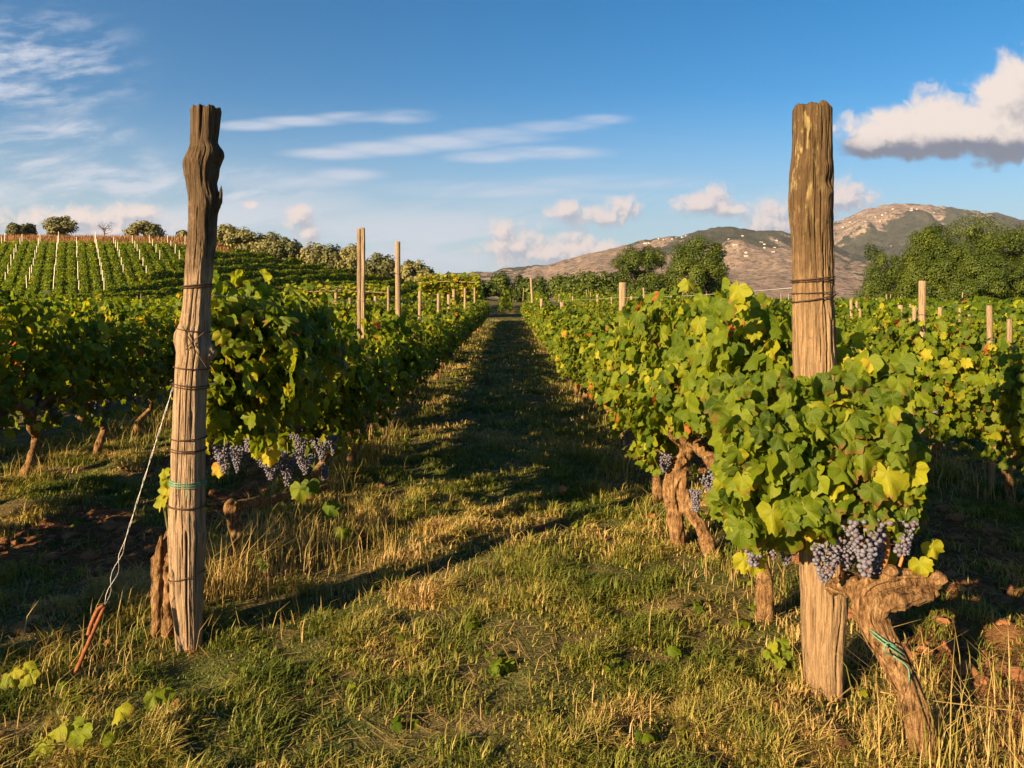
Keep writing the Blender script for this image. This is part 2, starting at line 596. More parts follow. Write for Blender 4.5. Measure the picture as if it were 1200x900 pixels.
def bark_material():
    m, N, b, out = material('vine_bark')
    p = N.n('ShaderNodeTexCoord').outputs['Object']
    strip = N.noise(N.scale(p, (85, 85, 13)), 1.0, 6.0, 0.7, 0.8)
    lump = N.noise(p, 24.0, 5.0, 0.65)
    f = N.math('MULTIPLY_ADD', lump, 0.4, N.math('MULTIPLY', strip, 0.65))
    N.put(b.inputs['Base Color'], N.ramp(f, [(0.38, (0.022, 0.012, 0.006)), (0.47, (0.12, 0.065, 0.028)), (0.56, (0.25, 0.15, 0.07)), (0.70, (0.42, 0.28, 0.15))]))
    b.inputs['Roughness'].default_value = 0.95
    b.inputs['Specular IOR Level'].default_value = 0.1
    N.put(b.inputs['Normal'], N.bump(f, 1.0, 0.03))
    return m


M_bark = bark_material()
M_tbark = simple('tree_bark', (0.025, 0.02, 0.013), (0.075, 0.055, 0.035), 6.0, 0.9, 0, 0.8, 0.05, (1, 1, 0.3))
M_cane = simple('vine_cane', (0.22, 0.085, 0.025), (0.40, 0.17, 0.05), 30.0, 0.55, 0, 0.3, 0.004)
M_green_stem = simple('green_stem', (0.10, 0.12, 0.025), (0.22, 0.17, 0.05), 30.0, 0.6, 0, 0.2, 0.003)
def berry_material():
    m, N, b, out = material('grape_skin')
    p = N.n('ShaderNodeTexCoord').outputs['Object']
    t = N.attr('tint').outputs['Fac']
    skin = N.ramp(t, [(0.0, (0.020, 0.018, 0.040)), (0.6, (0.040, 0.030, 0.060)), (0.9, (0.075, 0.035, 0.060)), (1.0, (0.14, 0.06, 0.05))])
    bloom = N.noise(p, 75.0, 4.0, 0.65)
    c = N.mix(N.smooth(N.math('MULTIPLY_ADD', t, -0.15, bloom), 0.24, 0.58, 0.15, 0.9), skin, (0.155, 0.16, 0.205))
    N.put(b.inputs['Base Color'], c)
    N.put(b.inputs['Roughness'], N.smooth(bloom, 0.35, 0.6, 0.38, 0.85))
    b.inputs['Specular IOR Level'].default_value = 0.3
    return m


M_berry = berry_material()
M_rust = simple('rusty_iron', (0.10, 0.03, 0.012), (0.30, 0.105, 0.035), 60.0, 0.85, 0.0, 0.6, 0.004)
M_wire = simple('galvanised_wire', (0.35, 0.34, 0.33), (0.62, 0.60, 0.57), 80.0, 0.45, 0.4, 0.0)
M_tie = simple('dark_binding_wire', (0.035, 0.022, 0.014), (0.09, 0.05, 0.03), 90.0, 0.7, 0.3, 0.0)
M_twine = simple('green_twine', (0.05, 0.14, 0.085), (0.14, 0.30, 0.20), 120.0, 0.7, 0, 0.3, 0.002)
M_white = simple('white_stake_paint', (0.55, 0.50, 0.38), (0.72, 0.67, 0.54), 15.0, 0.6, 0, 0.1)
M_clod = simple('soil_clod', (0.10, 0.042, 0.018), (0.27, 0.12, 0.055), 14.0, 0.95, 0, 0.8, 0.02)
M_house = simple('white_plaster', (0.42, 0.39, 0.35), (0.62, 0.58, 0.53), 0.5, 0.8, 0, 0.0)
M_roof = simple('roof_tile', (0.22, 0.10, 0.06), (0.38, 0.19, 0.11), 0.8, 0.8, 0, 0.0)
M_dead = simple('dead_leaf', (0.30, 0.08, 0.03), (0.45, 0.16, 0.06), 40.0, 0.7, 0, 0.3, 0.003)


def ground_material():
    m, N, b, out = material('ground_soil')
    geo = N.n('ShaderNodeNewGeometry')
    p = geo.outputs['Position']
    s = N.n('ShaderNodeSeparateXYZ')
    N.put(s.inputs[0], p)
    soilm = N.attr('tint').outputs['Fac']
    n1 = N.noise(p, 1.1, 6.0, 0.6)
    n2 = N.noise(p, 9.0, 6.0, 0.65)
    n3 = N.noise(N.scale(p, (60, 60, 60)), 1.0, 4.0, 0.6)
    thatch = N.ramp(n2, [(0.3, (0.045, 0.036, 0.016)), (0.5, (0.11, 0.085, 0.035)), (0.72, (0.20, 0.145, 0.065))])
    green = N.ramp(n3, [(0.3, (0.035, 0.05, 0.013)), (0.7, (0.10, 0.115, 0.028))])
    near = N.mix(N.smooth(n1, 0.42, 0.6), thatch, green)
    soil = N.ramp(N.math('ADD', N.math('MULTIPLY', n2, 0.6), N.math('MULTIPLY', n3, 0.4)), [(0.3, (0.06, 0.025, 0.012)), (0.52, (0.155, 0.068, 0.03)), (0.75, (0.25, 0.125, 0.06))])
    near = N.mix(soilm, near, soil)
    fn = N.noise(p, 0.09, 5.0, 0.6)
    far = N.ramp(fn, [(0.3, (0.05, 0.065, 0.018)), (0.5, (0.10, 0.095, 0.03)), (0.7, (0.22, 0.15, 0.06))])
    dry = N.noise(N.scale(p, (0.8, 0.8, 0.8)), 1.0, 4.0)
    ridge = N.math('MULTIPLY', N.smooth(s.outputs[2], 7.8, 8.8), N.smooth(s.outputs[1], 88, 100))
    far = N.mix(ridge, far, N.ramp(dry, [(0.3, (0.14, 0.065, 0.03)), (0.7, (0.30, 0.16, 0.075))]))
    c = N.mix(N.smooth(s.outputs[1], 40, 70), near, far)
    N.put(b.inputs['Base Color'], c)
    b.inputs['Roughness'].default_value = 0.95
    b.inputs['Specular IOR Level'].default_value = 0.1
    N.put(b.inputs['Normal'], N.bump(N.math('ADD', n2, N.math('MULTIPLY', n3, 0.5)), 0.8, 0.05))
    return m


M_ground = ground_material()


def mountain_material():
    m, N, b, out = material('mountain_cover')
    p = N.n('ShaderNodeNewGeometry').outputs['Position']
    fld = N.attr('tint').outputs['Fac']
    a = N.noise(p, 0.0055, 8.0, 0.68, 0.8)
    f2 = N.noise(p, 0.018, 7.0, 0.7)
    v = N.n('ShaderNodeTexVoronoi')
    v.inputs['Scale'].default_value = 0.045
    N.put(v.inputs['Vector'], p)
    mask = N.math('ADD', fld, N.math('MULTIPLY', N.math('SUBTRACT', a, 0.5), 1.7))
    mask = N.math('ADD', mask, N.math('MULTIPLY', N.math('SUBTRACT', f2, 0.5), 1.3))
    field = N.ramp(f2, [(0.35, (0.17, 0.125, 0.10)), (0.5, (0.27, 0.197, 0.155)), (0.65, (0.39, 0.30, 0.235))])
    wood = N.ramp(f2, [(0.35, (0.030, 0.036, 0.022)), (0.65, (0.090, 0.088, 0.058))])  # woods; their dark tone also paints the cloud shadow on the tall mountain
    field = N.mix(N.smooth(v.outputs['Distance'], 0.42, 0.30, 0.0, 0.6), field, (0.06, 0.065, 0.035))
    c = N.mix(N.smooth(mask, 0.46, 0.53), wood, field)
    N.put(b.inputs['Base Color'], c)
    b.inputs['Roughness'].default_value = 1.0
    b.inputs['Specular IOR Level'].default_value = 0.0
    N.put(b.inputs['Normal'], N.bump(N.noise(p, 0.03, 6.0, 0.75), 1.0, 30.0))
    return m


M_mount = mountain_material()

# ------------------------------------------------------------------ ground, mountains
def axis(fine0, fine1, step, lim0, lim1, grow=1.09):
    mid = list(np.arange(fine0, fine1 + 1e-6, step))
    s, x = step, fine1
    while x < lim1:
        s *= grow
        x += s
        mid.append(x)
    s, x = step, fine0
    while x > lim0:
        s *= grow
        x -= s
        mid.insert(0, x)
    return np.array(mid)


def grid_faces(nx, ny):
    i, j = np.meshgrid(np.arange(ny - 1), np.arange(nx - 1), indexing='ij')
    a = i * nx + j
    return np.stack([a, a + 1, a + nx + 1, a + nx], -1).reshape(-1, 4)


gx = axis(-4.5, 4.5, 0.035, -7000, 7000, 1.06)
gy = axis(1.8, 8.0, 0.035, -60, 9000, 1.035)
XX, YY = np.meshgrid(gx, gy)
g = MB()
g.add(np.stack([XX, YY, terrain(XX, YY)], -1), grid_faces(len(gx), len(gy)), soil_mask(XX, YY).ravel())
tag(g.build('ground', M_ground), kind='structure')


def mountain(name, prof, d0, d1, seed, fieldness):
    px = np.arange(prof[0][0], prof[-1][0] + 0.1, 2.0)
    ry = np.interp(px, [q[0] for q in prof], [q[1] for q in prof])
    ry = np.convolve(np.pad(ry, 6, 'edge'), np.ones(13) / 13, 'valid')
    ry = ry + (fbm(px / 16, px * 0 + seed, seed, 5, .62) - 0.5) * 6.0
    e = (CY - ry) / F
    s = np.r_[np.linspace(0, 1, 110), np.linspace(1.02, 1.5, 14)]
    Dd = d0 + (d1 - d0) * s
    U, SS = np.meshgrid((px - CX) / F, s)
    D = np.broadcast_to(Dd[:, None], U.shape)
    X = U * D
    prf = np.where(SS <= 1, np.clip(SS, 0, 1) ** 0.92, 1 - (SS - 1) * 1.1)
    gul = fbm(X / 260, D / 420, seed + 5, 5) - 0.5
    rid = np.abs(fbm(X / 420, D / 500, seed + 9, 4) - 0.5) * 2
    env = np.sin(np.pi * np.clip(SS, 0, 1)) ** 0.8
    el = e[None] * prf * (1 + env * (gul * 0.8 + (rid - 0.3) * 0.6))
    el = np.minimum(el, e[None] * np.where(SS < 1, 0.2 + 0.8 * SS ** 0.5, 1))
    Z = EYE + el * D - 14 * (1 - np.clip(SS * 4, 0, 1))
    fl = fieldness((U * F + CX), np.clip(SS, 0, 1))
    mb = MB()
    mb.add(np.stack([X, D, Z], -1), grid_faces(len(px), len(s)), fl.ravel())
    o = mb.build(name, M_mount)
    tag(o, kind='structure')
    return X, D, Z, fl


FRONT = [(380, 345), (470, 332), (525, 320), (560, 319), (583, 317), (613, 312), (647, 309), (667, 303), (700, 294), (733, 286), (767, 278), (800, 276), (826, 269), (846, 265), (870, 267), (889, 269), (924, 272), (960, 283), (1000, 296), (1060, 314), (1150, 330), (1260, 345)]
BACK = [(760, 325), (840, 296), (924, 275), (950, 269), (978, 259), (1022, 243), (1045, 238), (1067, 238), (1089, 241), (1133, 246), (1178, 252), (1200, 257), (1260, 268), (1400, 300), (1600, 340)]


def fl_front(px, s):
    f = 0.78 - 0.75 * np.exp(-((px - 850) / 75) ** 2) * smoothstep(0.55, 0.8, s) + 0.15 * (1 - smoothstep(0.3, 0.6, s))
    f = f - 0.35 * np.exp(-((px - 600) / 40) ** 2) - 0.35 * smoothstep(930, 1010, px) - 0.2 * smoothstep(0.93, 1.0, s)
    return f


def fl_back_shaded(px, s):  # low over the slopes: woods, and cloud shadow painted in the woods colour
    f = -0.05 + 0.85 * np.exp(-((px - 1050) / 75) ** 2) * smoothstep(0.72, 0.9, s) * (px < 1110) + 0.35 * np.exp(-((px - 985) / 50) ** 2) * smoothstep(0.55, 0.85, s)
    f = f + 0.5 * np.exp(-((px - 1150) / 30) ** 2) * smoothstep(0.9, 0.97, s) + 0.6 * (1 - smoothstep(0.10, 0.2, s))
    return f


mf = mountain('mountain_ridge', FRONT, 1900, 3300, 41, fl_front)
mbk = mountain('mountain', BACK, 2600, 4800, 57, fl_back_shaded)

# tiny houses on the mountains
hm = MB()
bx = np.array([[-1, -.7, 0], [1, -.7, 0], [1, .7, 0], [-1, .7, 0], [-1, -.7, 1], [1, -.7, 1], [1, .7, 1], [-1, .7, 1]], float) * (7, 7, 6)
hm.add(bx, np.array([[0, 1, 5, 4], [1, 2, 6, 5], [2, 3, 7, 6], [3, 0, 4, 7]]))
rf = np.array([[-7.5, -5.5, 5.9], [7.5, -5.5, 5.9], [7.5, 5.5, 5.9], [-7.5, 5.5, 5.9], [-7.5, 0, 8.6], [7.5, 0, 8.6]])
hm.add(rf, [np.array([[0, 1, 5, 4], [2, 3, 4, 5], [3, 2, 1, 0]]), np.array([[1, 2, 5], [3, 0, 4]])], mat=1)
house_me = hm.mesh('house', [M_house, M_roof], False)
hr = np.random.default_rng(5)


def houses(M, n, plo, phi, slo, shi, label, group, fmin):
    X, D, Z, fl = M
    k = 0
    for _ in range(4000):
        i = hr.integers(int(slo * 109), int(shi * 109))
        j = hr.integers(0, X.shape[1])
        px = X[i, j] / D[i, j] * F + CX
        if not (plo < px < phi) or fl[i, j] < fmin:
            continue
        o = place('house', house_me, None, (X[i, j], D[i, j], Z[i, j] - 1.5))
        sc = 0.42 + 0.5 * hr.random()
        o.scale = (sc * (0.8 + 0.6 * hr.random()), sc, sc)
        o.rotation_euler = (0, 0, hr.random() * 3)
        tag(o, label, 'house', group)
        k += 1
        if k >= n:
            break


houses(mbk, 26, 985, 1095, 0.72, 0.97, 'tiny white house among others on the tan summit of the tall mountain', 'white houses on the mountain summit', 0.25)
houses(mbk, 8, 985, 1060, 0.3, 0.7, 'tiny white house alone on the dark wooded slope below the summit', 'white houses on the wooded slope', -1)
houses(mf, 17, 822, 915, 0.55, 0.9, 'tiny white house in a cluster on the lower ridge left of the tall mountain', 'white houses on the lower ridge', -1)
houses(mf, 10, 745, 815, 0.8, 0.97, 'tiny pale house near the crest of the tan ridge above the round trees', 'pale houses on the tan crest', -1)

# ------------------------------------------------------------------ leaves
HALF = [(0, 1.0), (8, .90), (13, .92), (19, .83), (26, .76), (33, .80), (40, .88), (47, .93), (54, .84), (64, .73), (74, .77), (86, .80), (98, .74), (112, .66), (128, .62), (144, .56), (160, .44), (171, .28)]
LOW = [(0, 1.0), (27, .77), (47, .91), (66, .74), (92, .77), (130, .6), (165, .4)]


def outline(half):
    a = np.array([q[0] for q in half], float)
    r = np.array([q[1] for q in half], float)
    a = np.r_[a, 180, -a[:0:-1]]
    r = np.r_[r, .10, r[:0:-1]]
    return np.radians(a), r


def leaf_template(half, rings, k):
    a, r = outline(half)
    lr = np.random.default_rng(100 + k)
    r = r * (1 + lr.normal(0, 0.055, len(r)))
    n = len(a)
    V = [np.zeros((1, 2))]
    for q in rings:
        V.append(np.stack([np.sin(a) * r * q, np.cos(a) * r * q], -1))
    V = np.concatenate(V)
    x, y = V[:, 0], V[:, 1]
    fold, droop, ph = lr.uniform(-0.25, 0.7), lr.uniform(0.0, 0.75), lr.uniform(0, 6)
    rad = np.hypot(x, y)
    z = -fold * np.abs(x) ** 1.3 - droop * np.clip(y, 0, 2) ** 2 * 0.7 + 0.10 * rad * np.sin(5 * np.arctan2(x, y) + ph) + 0.10 * np.sin(6 * x + ph) * rad
    V3 = np.stack([x, y, z], -1)
    polys = []
    j = np.arange(n)
    polys.append(np.stack([np.zeros(n, int), 1 + (j + 1) % n, 1 + j], -1))
    for q in range(len(rings) - 1):
        o0, o1 = 1 + q * n, 1 + (q + 1) * n
        polys.append(np.stack([o0 + j, o0 + (j + 1) % n, o1 + (j + 1) % n, o1 + j], -1))
    return V3, polys


TPL = {
    'hi': [leaf_template(HALF, (0.5, 1.0), k) for k in range(8)],
    'mid': [leaf_template(HALF, (1.0,), k) for k in range(8)],
    'low': [leaf_template(LOW, (1.0,), k) for k in range(6)],
}
_q = np.array([[0, 0, 0], [.55, .35, -.08], [0.05, 1, -.1], [-.55, .35, -.08]], float)
TPL['quad'] = [(_q, [np.array([[0, 1, 2, 3]])])]
_t = np.array([[0, 0, 0.0], [.16, .5, 0.05], [0, 1, -.05], [-.16, .5, 0.05]], float)
TPL['sliver'] = [(_t, [np.array([[0, 1, 2, 3]])])]


def scatter(mb, P, Nn, T, size, tint, lod, r, mat=0):
    """put a leaf at each P, normal Nn, tip towards T"""
    P = np.asarray(P, float)
    Nn = unit(np.asarray(Nn, float))
    T = np.asarray(T, float)
    T = unit(T - (T * Nn).sum(1, keepdims=True) * Nn)
    Xa = np.cross(T, Nn)
    k = r.integers(0, len(TPL[lod]), len(P))
    for q, (tv, polys) in enumerate(TPL[lod]):
        idx = np.nonzero(k == q)[0]
        if not len(idx):
            continue
        m = len(tv)
        V = P[idx, None] + size[idx, None, None] * (tv[None, :, 0:1] * Xa[idx, None] + tv[None, :, 1:2] * T[idx, None] + tv[None, :, 2:3] * Nn[idx, None])
        off = (np.arange(len(idx)) * m)[:, None, None]
        pp = [(p[None] + off).reshape(-1, p.shape[1]) for p in polys]
        mb.add(V.reshape(-1, 3), pp, np.repeat(tint[idx], m), np.tile(tv, (len(idx), 1)), mat)


def tints(r, n, mean=0.42, sd=0.17, yellow=0.06, brown=0.006):
    t = np.clip(r.normal(mean, sd, n), 0.0, 0.80)
    u = r.random(n)
    t[u < yellow] = r.uniform(0.80, 0.96, (u < yellow).sum())
    t[u < brown] = r.uniform(1.0, 1.2, (u < brown).sum())
    return t


def canopy(r, shoots, per, L=0.55, z0=0.52, top=1.32, wid=0.34, filler=160, droop=0.35):
    """leaf positions of one vine trained along y: shoots rising from the arm, some arching out and down"""
    Ps, Ns = [], []
    for _ in range(shoots):
        y0 = r.uniform(-L, L)
        side = r.choice([-1, 1])
        n = int(per * r.uniform(0.7, 1.25))
        t = np.linspace(0.08, 1, n)
        reach = r.uniform(0.08, 1.0) * wid
        hgt = (top - z0) * r.uniform(0.75, 1.12)
        if r.random() < droop:          # arches over, hangs outwards
            z = z0 + hgt * (np.sin(t * np.pi * 0.78)) * r.uniform(0.45, 0.95)
            x = side * (reach * 0.5 + wid * 0.75 * t ** 1.3)
        else:
            z = z0 + hgt * t
            x = side * reach * np.sin(t * 2.3)
        y = y0 + r.normal(0, 0.15) * t + r.normal(0, 0.03, n)
        q = np.stack([x, y, z], -1) + r.normal(0, 0.035, (n, 3))
        Ps.append(q)
        out = np.stack([np.sign(x) * np.ones(n) * 0.9, r.normal(0, 0.35, n), np.full(n, 0.55)], -1)
        Ns.append(out + r.normal(0, 0.55, (n, 3)))
    if filler:
        s = r.choice([-1, 1], filler)
        z = r.uniform(z0 - 0.12, top, filler)
        tt = (z - z0) / (top - z0)
        w = wid * (0.75 + 0.5 * np.sin(np.clip(tt, 0, 1) * 3.0)) * r.uniform(0.45, 1.05, filler)
        q = np.stack([s * w, r.uniform(-L, L, filler), z], -1)
        Ps.append(q)
        Ns.append(np.stack([s * 1.0, r.normal(0, 0.4, filler), np.full(filler, 0.4)], -1) + r.normal(0, 0.35, (filler, 3)))
    return np.concatenate(Ps), np.concatenate(Ns)


def pruned(Pn, base, px0, px1, py0):
    """drop the leaves that the grower cleared away from the trunk (seen from the path)"""
    q = Pn[0] + np.array(base)
    px, py = q[:, 0] / q[:, 1] * F + CX, CY + (EYE - q[:, 2]) / q[:, 1] * F
    k = ~((px > px0) & (px < px1) & (py > py0))
    return Pn[0][k], Pn[1][k]


def with_shoots(r, Pn, top, n=5):
    """a few shoots that stand above the trimmed top"""
    Ps, Ns = [Pn[0]], [Pn[1]]
    for _ in range(n):
        m = 7
        t = np.linspace(0, 1, m)
        y0, x0 = r.uniform(-.5, .5), r.normal(0, .12)
        Ps.append(np.stack([x0 + r.normal(0, .1) * t, y0 + r.normal(0, .12) * t, top - .06 + r.uniform(.08, .24) * t], -1) + r.normal(0, .02, (m, 3)))
        Ns.append(np.stack([r.normal(0, 1, m), r.normal(-.3, .8, m), np.full(m, .5)], -1))
    return np.concatenate(Ps), np.concatenate(Ns)


def foliage_mb(r, Pn, size=(0.075, 0.125), lod='mid', mean=0.42, yellow=0.06, mb=None):
    Pp, Nn = Pn
    n = len(Pp)
    mb = mb or MB()
    T = np.stack([np.sign(Pp[:, 0]) * 0.25, r.normal(0, 0.5, n), np.full(n, -1.0)], -1) + r.normal(0, 0.25, (n, 3))
    scatter(mb, Pp, Nn, T, r.uniform(size[0], size[1], n), tints(r, n, mean, 0.17, yellow), lod, r)
    return mb


# ------------------------------------------------------------------ grapes
def ico(n):
    import bmesh
    bm = bmesh.new()
    bmesh.ops.create_icosphere(bm, subdivisions=n, radius=1.0)
    bm.verts.ensure_lookup_table()
    V = np.array([v.co[:] for v in bm.verts])
    Fc = np.array([[v.index for v in f.verts] for f in bm.faces])
    bm.free()
    return V, Fc


ICO2, ICO1 = ico(2), ico(1)


def bunch_mesh(seed, length=0.17, wid=0.055, n=85, berry=0.0074, ic=ICO2):
    r = np.random.default_rng(seed)
    pts = []
    for _ in range(9000):
        t = r.random() ** 0.8
        w = wid * (1.05 - 0.75 * t) * (1 + 0.35 * math.sin(3 * t + seed))
        a = r.uniform(0, 6.283)
        q = math.sqrt(r.uniform(0.25, 1))
        p = np.array([w * q * math.cos(a), w * q * math.sin(a), -0.015 - t * length])
        if all(np.linalg.norm(p - o) > berry * 1.5 for o in pts):
            pts.append(p)
            if len(pts) >= n:
                break
    pts = np.array(pts)
    mb = MB()
    V, Fc = ic
    rad = berry * r.uniform(0.70, 1.15, len(pts))
    VV = pts[:, None] + rad[:, None, None] * V[None]
    off = (np.arange(len(pts)) * len(V))[:, None, None]
    mb.add(VV.reshape(-1, 3), (Fc[None] + off).reshape(-1, 3), np.repeat(r.random(len(pts)), len(V)))
    tube(mb, [(0, 0, 0.03), (0.003, 0, 0), (0, 0, -length * 0.8)], [0.003, 0.0025, 0.0015], 5, 6, mat=1)
    return mb.mesh('grape_bunch', [M_berry, M_green_stem])


BUNCH = [bunch_mesh(k, 0.13 + 0.022 * (k % 4), 0.042 + 0.007 * (k % 3), 120 + 15 * (k % 4)) for k in range(8)]

# ------------------------------------------------------------------ grapevines
VINE_SPACING = 1.02


def trunk_mb(r, h=0.55, L=0.5, seed=0, thick=0.036):
    mb = MB()
    bend = r.normal(0, 0.05, (4, 2))
    pts = [(0, 0, -0.06)]
    for k, z in enumerate((0.13, 0.28, 0.42, h)):
        pts.append((bend[k, 0], bend[k, 1] * 1.6, z))
    rad = thick * np.array([1.35, 1.0, 0.85, 0.95, 1.15])
    tube(mb, pts, rad, 12, 26, 0.38, seed)
    e = np.array(pts[-1])
    for s in (-1, 1):
        arm = [e - (0, 0, 0.05), e + (r.normal(0, .02), s * L * 0.35, 0.05), e + (r.normal(0, .03), s * L * 0.7, 0.01), e + (r.normal(0, .03), s * L * 0.98, 0.05)]
        tube(mb, arm, thick * np.array([0.9, 0.68, 0.5, 0.3]), 9, 16, 0.4, seed + 5 + s)
        for q in (0.3, 0.6, 0.85):      # spurs
            b = e + (0, s * L * q, 0.03)
            tube(mb, [b, b + (r.normal(0, .03), r.normal(0, .03), 0.09)], [thick * .45, thick * .3], 7, 5, 0.3, seed + 11)
    return mb


def canes_mb(r, z0=0.58, top=1.3, n=9, L=0.5, mb=None):
    mb = mb or MB()
    for _ in range(n):
        y = r.uniform(-L, L)
        p = [(r.normal(0, .03), y, z0), (r.normal(0, .08), y + r.normal(0, .05), z0 + 0.3), (r.normal(0, .12), y + r.normal(0, .1), top * r.uniform(.75, .97))]
        tube(mb, p, [0.0055, 0.0045, 0.0025], 5, 8, mat=1)
    return mb


VAR = []
for k in range(9):
    r = np.random.default_rng(300 + k)
    top = (1.32, 1.26, 1.4, 1.22, 1.34, 1.28, 1.36, 1.24, 1.3)[k]
    VAR.append({
        'foliage': foliage_mb(r, with_shoots(r, canopy(r, 38, 17, 0.56, 0.50, top, 0.32, 200), top), (0.040, 0.075), 'mid', 0.48, 0.05).mesh('foliage', M_leaf),
        'trunk': canes_mb(r, 0.58, top, mb=trunk_mb(r, 0.5 + 0.06 * r.random(), 0.5, 40 + k)).mesh('trunk', [M_bark, M_cane]),
        'bunches': [((r.normal(0, .05) + r.choice([-.08, .08]), r.uniform(-.40, .40), r.uniform(0.58, 0.70)), int(r.integers(0, 8))) for _ in range(6)],
    })


def copy_tree(root, loc, rz, sc, label, group):
    c = root.copy()
    COL.objects.link(c)
    c.location, c.rotation_euler, c.scale = loc, (0, 0, rz), sc
    c['label'] = label
    if group:
        c['group'] = group
    for ch in KIDS[root.name]:
        d = ch.copy()
        COL.objects.link(d)
        d.parent = c
    return c


KIDS = {}


def proto_vine(k, near):
    v = VAR[k]
    root = thing('grapevine', (0, 0, 0), 'vine', 'grapevine')
    kids = [place('trunk', v['trunk'], root), place('foliage', v['foliage'], root)]
    if near:
        for loc, b in v['bunches']:
            o = place('grape_bunch', BUNCH[b], root, loc)
            o.rotation_euler = (0, 0, loc[1] * 9)
            kids.append(o)
    KIDS[root.name] = kids
    return root


used_proto = {}
n_vines = 0


def put_vine(x, y, label, group, near, tall=1.0, lift=0.0):
    global n_vines
    k = int(rng.integers(0, len(VAR)))
    key = (k, near)
    loc = (x + rng.normal(0, 0.03), y, gz(x, y) - 0.01)
    rz = (0 if rng.random() < 0.5 else math.pi) + rng.normal(0, 0.06)
    s = rng.uniform(0.90, 1.06)
    tall = tall * rng.uniform(0.86, 1.05)
    sc = (s * rng.uniform(0.92, 1.12), 1.03, s * tall)
    n_vines += 1
    if key not in used_proto:
        o = proto_vine(k, near)
        used_proto[key] = o
        o.location, o.rotation_euler, o.scale = loc, (0, 0, rz), sc
        o['label'] = label
        if group:
            o['group'] = group
    else:
        o = copy_tree(used_proto[key], loc, rz, sc, label, group)
    for ch in o.children:
        if ch.name.startswith('foliage'):
            ch.location.z = lift
    return o


def vine_row(x, y0, y1, lead, label, group, tall=1.0, lift=0.0):
    y = y0
    for k in range(400):
        if y > y1:
            break
        put_vine(x + 0.03 * math.sin(y), y, lead[k] if k < len(lead) else label, group, y < 16, tall * (1 - .09 * smoothstep(6, 12, y)), lift)
        y += VINE_SPACING


# -- the two special vines at the front of the right row, with their own shapes
def bark_strips(mb, pts, rad, n, seed):
    """long fibres of bark lying on a trunk, their ends lifting"""
    r = np.random.default_rng(seed)
    P0, R0 = resample(pts, np.broadcast_to(rad, (len(pts),)), 80)
    P0, T, A, B = frame_along(P0)
    for _ in range(n):
        i0 = r.integers(0, 60)
        i1 = min(79, i0 + r.integers(8, 26))
        a = r.uniform(0, 6.28) + np.linspace(0, r.normal(0, .5), i1 - i0)
        k = np.arange(i0, i1)
        off = R0[k] * 1.0 + .004 * r.random() + .010 * r.random() * np.linspace(0, 1, len(k)) ** 4
        q = P0[k] + off[:, None] * (np.cos(a)[:, None] * A[k] + np.sin(a)[:, None] * B[k])
        tube(mb, q, np.sin(np.linspace(.25, 2.9, len(k))) * r.uniform(.003, .0075), 6)


